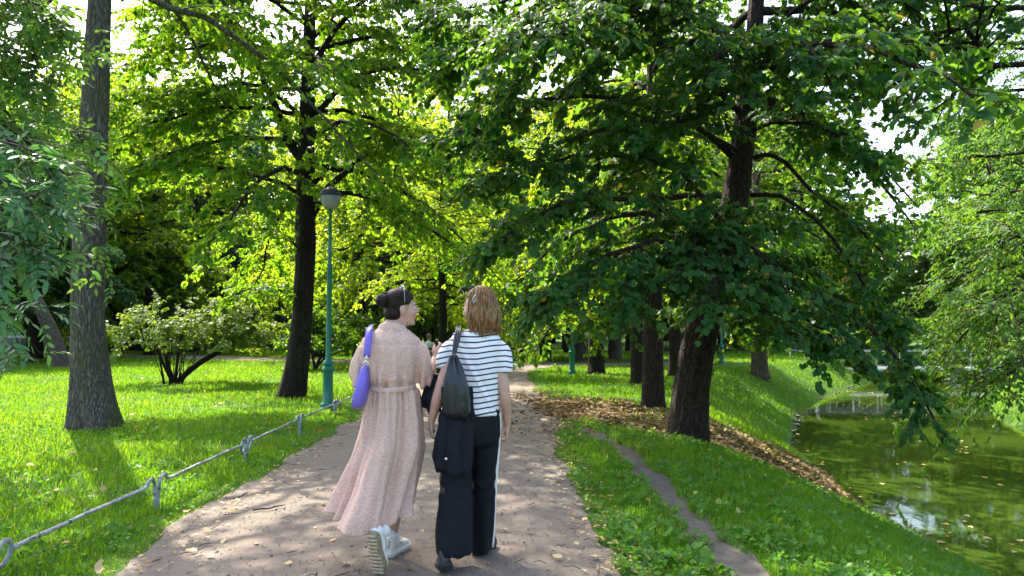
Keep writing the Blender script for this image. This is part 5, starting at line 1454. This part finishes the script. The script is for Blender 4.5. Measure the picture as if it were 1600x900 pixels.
heelBL = px(696, 886, 4.27); heelBR = px(744, 862, 4.72)
ankBL, ankBR = px(698, 853, 4.37), px(749, 846, YB + .13)
lr = (.085, .085, .08, .075, .068, .060, .053, .054, .054, .052, .047, .042, .038, .036)
g.tube(spline([px(722, 668, YB), px(716, 710, YB - .02), px(712, 750, YB - .05), px(704, 805, YB - .15), ankBL], 14), lr, 16)
g.tube(spline([px(762, 668, YB), px(758, 710, YB + .04), px(755, 755, YB + .08), px(752, 805, YB + .11), ankBR], 14), lr, 16)
link('body', remeshed(g, .0045, 5, .22), M['skin'], wb)
face_bits(CB, MB, wb)
LB_ = lambda *p: CB + MB @ np.array(p)
g = Geo(); g.ball(LB_(0, -.016, .038), (.083, .099, .0925), MB, 30, 20); g.ball(LB_(0, -.045, -.03), (.08, .07, .085), MB, 24, 14)
hm = remeshed(g, .006, 3); MBi = np.linalg.inv(MB)
bm = bmesh.new(); bm.from_mesh(hm); dl = []
for v in bm.verts:
    s_, f_, u_ = MBi @ (np.array(v.co) - CB)
    if (f_ > .03 and u_ < .075) or (s_ < -.02 and f_ > -.005 and u_ < .05): dl.append(v)
    elif u_ < -.09: dl.append(v)
bmesh.ops.delete(bm, geom=dl, context='VERTS'); bm.to_mesh(hm); bm.free()
hbr = link('hair', hm, M['hair_brown'], wb)
g = Geo(); rr = np.random.default_rng(9)
for i in range(210):
    ph = rr.uniform(-1.6, 2.35)      # 0 = back of head
    dirx, diry = math.sin(ph), -math.cos(ph)
    ln = rr.uniform(.62, 1.02); fl = rr.uniform(.5, 1.35); wv_ = rr.uniform(.008, .024); pz_ = rr.uniform(0, 6.28)
    r_in = rr.uniform(.93, 1.03); fk = rr.uniform(-.25, .35)
    P = []
    for q in np.linspace(0, 1, 16):
        if q < .45:
            a = q / .45 * math.pi / 2 * .98 + .06
            r = math.sin(min(a, math.pi / 2)); u = .038 + .0945 * math.cos(min(a, math.pi / 2)) * r_in
            x, y = .087 * r * dirx * r_in, -.016 + .103 * r * diry * r_in
        else:
            w = (q - .45) / .55
            u = .038 - .215 * w * ln
            rad_ = 1.0 + .18 * math.sin(w * 2.6) * fl - .12 * w ** 3 + fk * w ** 3
            x, y = .087 * dirx * rad_ * r_in, -.016 + .103 * diry * rad_ * r_in
        wob = wv_ * .6 * math.sin(q * 10 + pz_) * q
        bul = 1 + (.11 * math.sin(q * 13 + math.floor(ph * 3.2) * 2.1 + .5 * pz_ / 6.28) * max(0, q - .25))
        cx_, cy_ = x * bul, -.016 + (y + .016) * bul
        P.append(LB_(cx_ + wob * diry, cy_ - wob * dirx, u + .006 * math.sin(ph * 9) * q))
    g.tube(P, np.interp(np.linspace(0, 1, 16), [0, .3, .8, 1], [.006, .009, .008, .002]), 5)
for i in range(260):
    ph = rr.uniform(-1.65, 2.4); dx_, dy_ = math.sin(ph), -math.cos(ph); r_in = rr.uniform(1.0, 1.14); amp_ = rr.uniform(.008, .03); p0 = rr.uniform(0, 6.28); fr_ = rr.uniform(8, 15); st0 = rr.uniform(.1, .6); en = rr.uniform(.8, 1.12)
    P = []
    for q in np.linspace(st0, en, 12):
        if q < .45:
            a = q / .45 * math.pi / 2; r = math.sin(a); u = .038 + .096 * math.cos(a) * r_in
        else:
            w = (q - .45) / .55; u = .038 - .20 * w; r = 1.0 + .24 * math.sin(w * 2.5) - .10 * w ** 3
        wob = amp_ * math.sin(q * fr_ + p0) * max(0, q - .3)
        P.append(LB_(.088 * r * dx_ * r_in + wob * dy_, -.016 + .104 * r * dy_ * r_in - wob * dx_, u + wob * .3))
    g.tube(P, np.interp(np.linspace(0, 1, 12), [0, .5, 1], [.0025, .0042, .001]), 4, False)
g.build('hair_strands', M['hair_brown'], hbr)
g = Geo(); cc = px(741, 467, YB - .105); 
g.tube([cc + np.array((.008 * math.cos(q) + .009 * math.sin(q), 0, .024 * math.sin(q))) + (0, .01 * math.cos(q), 0) for q in np.linspace(0, 2 * np.pi, 20)], .0022, 6, False); g.build('hair_clip', M['chrome'], hbr)
M['black_plastic'] = simple('black_plastic', (.01, .01, .011), .2, .1)
sg = empty('sunglasses', tuple(LB_(0, .08, .1))); tag(sg, 'black sunglasses pushed up on the brown-haired woman\'s head', 'sunglasses')
for s_ in (-1, 1):
    g = Geo(); g.ball(LB_(s_ * .036, .082, .115), (.032, .008, .026), MB @ np.array(Matrix.Rotation(.5, 3, 'X')), 16, 8); g.build('lens', M['black_plastic'], sg)
    g = Geo(); g.tube([LB_(s_ * .066, .07, .115), LB_(s_ * .088, .03, .085), LB_(s_ * .093, -.03, .045), LB_(s_ * .09, -.06, .025)], .0035, 6); g.build('temple', M['black_plastic'], sg)
g = Geo(); g.tube([LB_(-.012, .088, .118), LB_(0, .092, .121), LB_(.012, .088, .118)], .003, 6); g.build('bridge', M['black_plastic'], sg)

# tee
g = Geo()
V, _ = rings(YB, [(513.5, 731, 765, 0, .072), (517, 718, 774, 0, .085), (522, 708, 780, 0, .098), (532, 702, 785, 0, .112), (546, 701, 786, -.005, .122), (565, 704, 783, -.005, .125), (585, 707, 780, -.005, .122), (610, 707, 779, 0, .122), (632, 706, 779, 0, .128), (647, 706, 780, 0, .132)], 44, 2.3)
g.grid(V)
g.tube(spline([px(713, 534, YB), px(702, 547, YB - .01), px(695.5, 562, YB - .02), px(693.5, 575, YB - .03)], 8), (.040, .049, .053, .054, .054, .052, .050, .048), 18)
g.tube(spline([px(774, 535, YB), px(783, 549, YB), px(787.5, 566, YB - .01), px(788, 581, YB - .01)], 8), (.040, .049, .054, .057, .057, .056, .055, .053), 18)
tm = remeshed(g, .007, 5); 
v = coords(tm)
zz = v[:, 2].copy(); xm = v[:, 0] - neckB[0]
wrinkle(tm, .010, 9, 15, (1.2, 1, .8))
v = coords(tm); n = normals(tm)
# diagonal pull fold from right shoulder blade to left hip
dgl = (v[:, 0] - px(730, 560, YB)[0]) + .52 * (v[:, 2] - px(730, 560, YB)[2])
v = v + n * (.007 * np.exp(-(dgl / .014) ** 2) - .006 * np.exp(-((dgl - .03) / .02) ** 2))[:, None] * (v[:, 1] < YB)[:, None]
set_coords(tm, v)
sl = np.clip((np.abs(xm) - .15) / .03, 0, 1)
sv = zz - .10 * np.abs(xm) * (1 - sl) * .6 - sl * .012 + .22 * sl * (np.abs(xm) - .17) * np.where(xm < 0, 1.4, .6) + .006 * np.sin(v[:, 0] * 17)
a = tm.attributes.new('stripe', 'FLOAT', 'POINT'); a.data.foreach_set('value', sv.astype(np.float32))
t = NT('striped_jersey'); at = t.n('ShaderNodeAttribute'); at.attribute_name = 'stripe'
fr = t.math('FRACT', t.math('MULTIPLY', at.outputs['Fac'], 1 / .0335))
st = t.ramp(fr, [(.0, 0.), (.02, 1.), (.26, 1.), (.28, 0.)])
wv = t.noise(t.coord(), 500, 2)
M['tee'] = t.done(t.bsdf(t.mix(st, (.80, .81, .84), (.012, .013, .028)), .85, t.bump(wv, .15, .002), spec=.2, sheen=.1))
tee = link('tee', tm, M['tee'], wb)
M['white_jersey'] = simple('white_jersey', (.80, .81, .84), .85, .04, 60)
V = []
for z, r in [(-.006, .066), (.008, .062), (.014, .064), (.008, .069), (-.006, .073)]:
    q = np.arange(36) / 36 * 2 * np.pi; V.append(np.stack([neckB[0] + r * np.cos(q), neckB[1] - r * np.sin(q) * .95, neckB[2] - .004 + z + .012 * np.sin(q)], -1))
g = Geo(); g.grid(np.array(V), cap=False); g.build('neckband', M['white_jersey'], tee)

# trousers
t = NT('black_trousers'); c = t.coord(); n_ = t.noise(c, 26, 3); M['trousers'] = t.done(t.bsdf(t.mix(n_, (.003, .0045, .007), (.008, .012, .017)), .8, t.bump(t.math('ADD', n_, t.noise(c, 400, 2)), .2, .004), spec=.2))
g = Geo()
V, _ = rings(YB, [(634, 708, 778, 0, .115), (650, 704, 780, 0, .13), (670, 701, 780, -.005, .135), (690, 702, 779, -.005, .12), (700, 712, 770, 0, .08)], 40, 2.3); g.grid(V)
Vl, _ = rings(YB, [(665, 697, 741, -.01, .10), (700, 690, 739, -.02, .115), (740, 688, 737, -.05, .12), (770, 686, 736.5, -.09, .12), (800, 684, 737, -.13, .125), (835, 683, 737, -.18, .13), (862, 685, 736, -.21, .125)], 40, 2.4, 30); g.grid(Vl)
Vr, _ = rings(YB, [(665, 735, 780, 0, .10), (700, 737, 777.5, .03, .11), (750, 738, 773.5, .07, .11), (800, 735, 771, .10, .115), (858, 734, 768.5, .12, .12)], 40, 2.4, 30); g.grid(Vr)
tr_ = remeshed(g, .008, 4); wrinkle(tr_, .015, 6, 25, (1, 1, .5))
v = coords(tr_); n = normals(tr_); kz = px(700, 755, YB)[2]
crs = np.sin((v[:, 2] + .35 * np.abs(v[:, 0] - px(736, 700, YB)[0]) + .05 * np.sin(v[:, 0] * 25)) * 62) * np.exp(-((v[:, 2] - kz) / .10) ** 2) + .8 * np.sin((v[:, 2] - .5 * (v[:, 0] - px(736, 700, YB)[0])) * 75) * np.exp(-((v[:, 2] - px(700, 685, YB)[2]) / .05) ** 2)
vert = np.sin(v[:, 0] * 70 + v[:, 1] * 30 + 3 * v[:, 2]) * np.clip((kz - v[:, 2]) / .3, 0, 1)
set_coords(tr_, v + n * (.0045 * crs + .0055 * vert)[:, None])
trs = link('trousers', tr_, M['trousers'], wb)
ribbon([px(780.5, 646, YB - .01), px(780.5, 670, YB), px(778.5, 700, YB + .02), px(774.6, 750, YB + .06), px(772, 800, YB + .09), px(769.2, 855, YB + .11)], (.72, -.7, 0), .020, M['white_jersey'], 'side_stripe', trs, .012)
# boots
M['boot'] = simple('boot_leather', (.012, .013, .015), .32, .2, 30, .15); M['boot_sole'] = simple('boot_sole', (.018, .018, .019), .75, .2, 40)
mb = (M['boot'], M['boot_sole'], M['boot_sole'], M['boot'])
toeBL = px(690, 893, 4.42); zt_ = gzf(toeBL[0], 4.45)
hl = px(695, 884, 4.27); hl[2] = zt_ + .075
shoe(wb, hl, np.array((toeBL[0] - hl[0], .25, -.085)), np.array((0, .3, 1.)), mb, .27, .088, .092, 1.08, True, 'boot')
zb_ = gzf(*heelBR[:2]); shoe(wb, np.array((heelBR[0], 4.66, zb_ + .03)), (.35, .93, 0), (0, 0, 1.), mb, .27, .10, .15, 1.08, True, 'boot')

# ---- black hobo bag on her left shoulder
t = NT('black_leather'); c = t.coord(); n_ = t.noise(c, 60, 4); M['leather'] = t.done(t.bsdf(t.mix(n_, (.006, .010, .014), (.014, .022, .027)), .36, t.bump(n_, .3, .004), spec=.5))
hbag = empty('shoulder_bag', tuple(px(713, 610, YB - .18))); tag(hbag, 'slouchy black leather bag with knotted strap on the striped woman\'s back', 'bag')
V, th = rings(YB, [(556, 706, 712, -.19, .018), (564, 703, 716, -.19, .03), (578, 699, 723, -.19, .05), (595, 695, 729, -.19, .062), (612, 693, 733, -.185, .07), (630, 692, 735, -.18, .072), (644, 694, 735, -.175, .066), (652, 701, 731, -.17, .045)], 72, 2.4, 48)
k = np.linspace(0, 1, 48)[:, None]
cen = V.mean(1, keepdims=True); rn = V - cen; rn[..., 2] = 0; rn = norm(rn)
dsp = .009 * np.sin(9 * th[None] + 3 * k) * np.exp(-k * 1.8) + .006 * np.sin(15 * th[None] - 2 * k) * np.exp(-k * 2.5) + (fbm(V * 14, 8) - .5) * .03 * k * (1.2 - k)
V = V + rn * dsp[..., None]
g = Geo(); g.grid(V[::-1]); g.build('pouch', M['leather'], hbag)
g = Geo()
for i, o in enumerate((-.012, 0, .012)):
    g.tube(spline([px(709, 558, YB - .19) + (o * .4, 0, 0), px(711, 545, YB - .175) + (o * .6, 0, 0), px(714, 530, YB - .145) + (o, 0, 0), px(716.5, 516, YB - .10) + (o, 0, 0), px(717, 511.5, YB - .04) + (o, 0, 0), px(717, 511.5, YB + .02) + (o, 0, 0), px(716, 516, YB + .09) + (o, 0, 0), px(712, 545, YB + .13) + (o, 0, 0), px(700, 580, YB + .08) + (o, 0, 0), px(694, 600, YB - .1) + (o, 0, 0)], 30), .0085, 8)
g.build('strap', M['leather'], hbag)
g = Geo(); g.ball(px(709.5, 558, YB - .195), (.020, .018, .015), None, 14, 9); g.tube([px(709.5, 558, YB - .195) + (.017 * math.cos(q), -.012 * abs(math.cos(q)) - .004, .012 * math.sin(q)) for q in np.linspace(0, 6.28, 14)], .008, 8, False); g.build('knot', M['leather'], hbag)

# ---- dark jacket carried over the arm
t = NT('jacket_denim'); c = t.coord(); n_ = t.noise(c, 200, 3); M['jacket'] = t.done(t.bsdf(t.mix(n_, (.006, .007, .010), (.018, .021, .027)), .9, t.bump(n_, .3, .003), spec=.2))
jk = empty('jacket', tuple(px(710, 680, YB - .08))); tag(jk, 'black denim jacket draped over her left arm below the leather bag', 'jacket')
def drape(name, rows, seed, amp=.016, n=90, dense=50, par=jk):
    V, th = rings(YB, rows, n, 2.6, dense)
    cen = V.mean(1, keepdims=True); rn = V - cen; rn[..., 2] = 0; rn = norm(rn); k = np.linspace(0, 1, dense)[:, None]
    d = amp * .7 * np.sin(7 * th[None] + seed + 1.5 * k) * (.3 + k) + amp * .4 * np.sin(16 * th[None] + 2 * np.sin(3 * th[None]) - 2 * k) + (fbm(V * np.array((14, 14, 6)), seed) - .5) * amp * 3
    V = V + rn * d[..., None]; V[..., 2] += (.02 * np.sin(2 * th + seed) + .012 * np.sin(5 * th + seed))[None] * k ** 4
    g = Geo(); g.grid(V[::-1]); return g.build(name, M['jacket'], par)
drape('body', [(640, 694, 730, -.10, .04), (650, 689, 738, -.11, .06), (668, 686, 739, -.115, .07), (690, 684, 738, -.12, .07), (715, 681, 737, -.125, .065), (732, 681, 735, -.13, .06), (738, 684, 730, -.13, .05)], 3)
drape('fold', [(604, 690, 735, -.11, .03), (618, 692, 738, -.12, .05), (640, 694, 740.5, -.125, .055), (655, 698, 741, -.125, .05), (666, 704, 741, -.125, .035)], 5)
drape('sleeve', [(585, 676, 694, .02, .03), (598, 668, 694, .02, .05), (615, 662, 692, .02, .06), (630, 661, 690, .02, .06), (640, 664, 688, .02, .045)], 8, .018)
g = Geo(); g.lathe((0, 0, 0), [(.001, 0), (.0085, 0), (.0085, .003), (.006, .005), (.001, .005)], 14)
me = g.mesh('button'); v = coords(me); v = np.stack([v[:, 0], -v[:, 2], v[:, 1]], -1) + px(697, 717, YB - .215); set_coords(me, v); link('button', me, M['chrome'], jk)
ribbon([px(684, 706, YB - .203), px(700, 709, YB - .208), px(718, 708, YB - .205)], (0, -1, 0), .006, M['jacket'], 'pocket_seam', jk, .006)
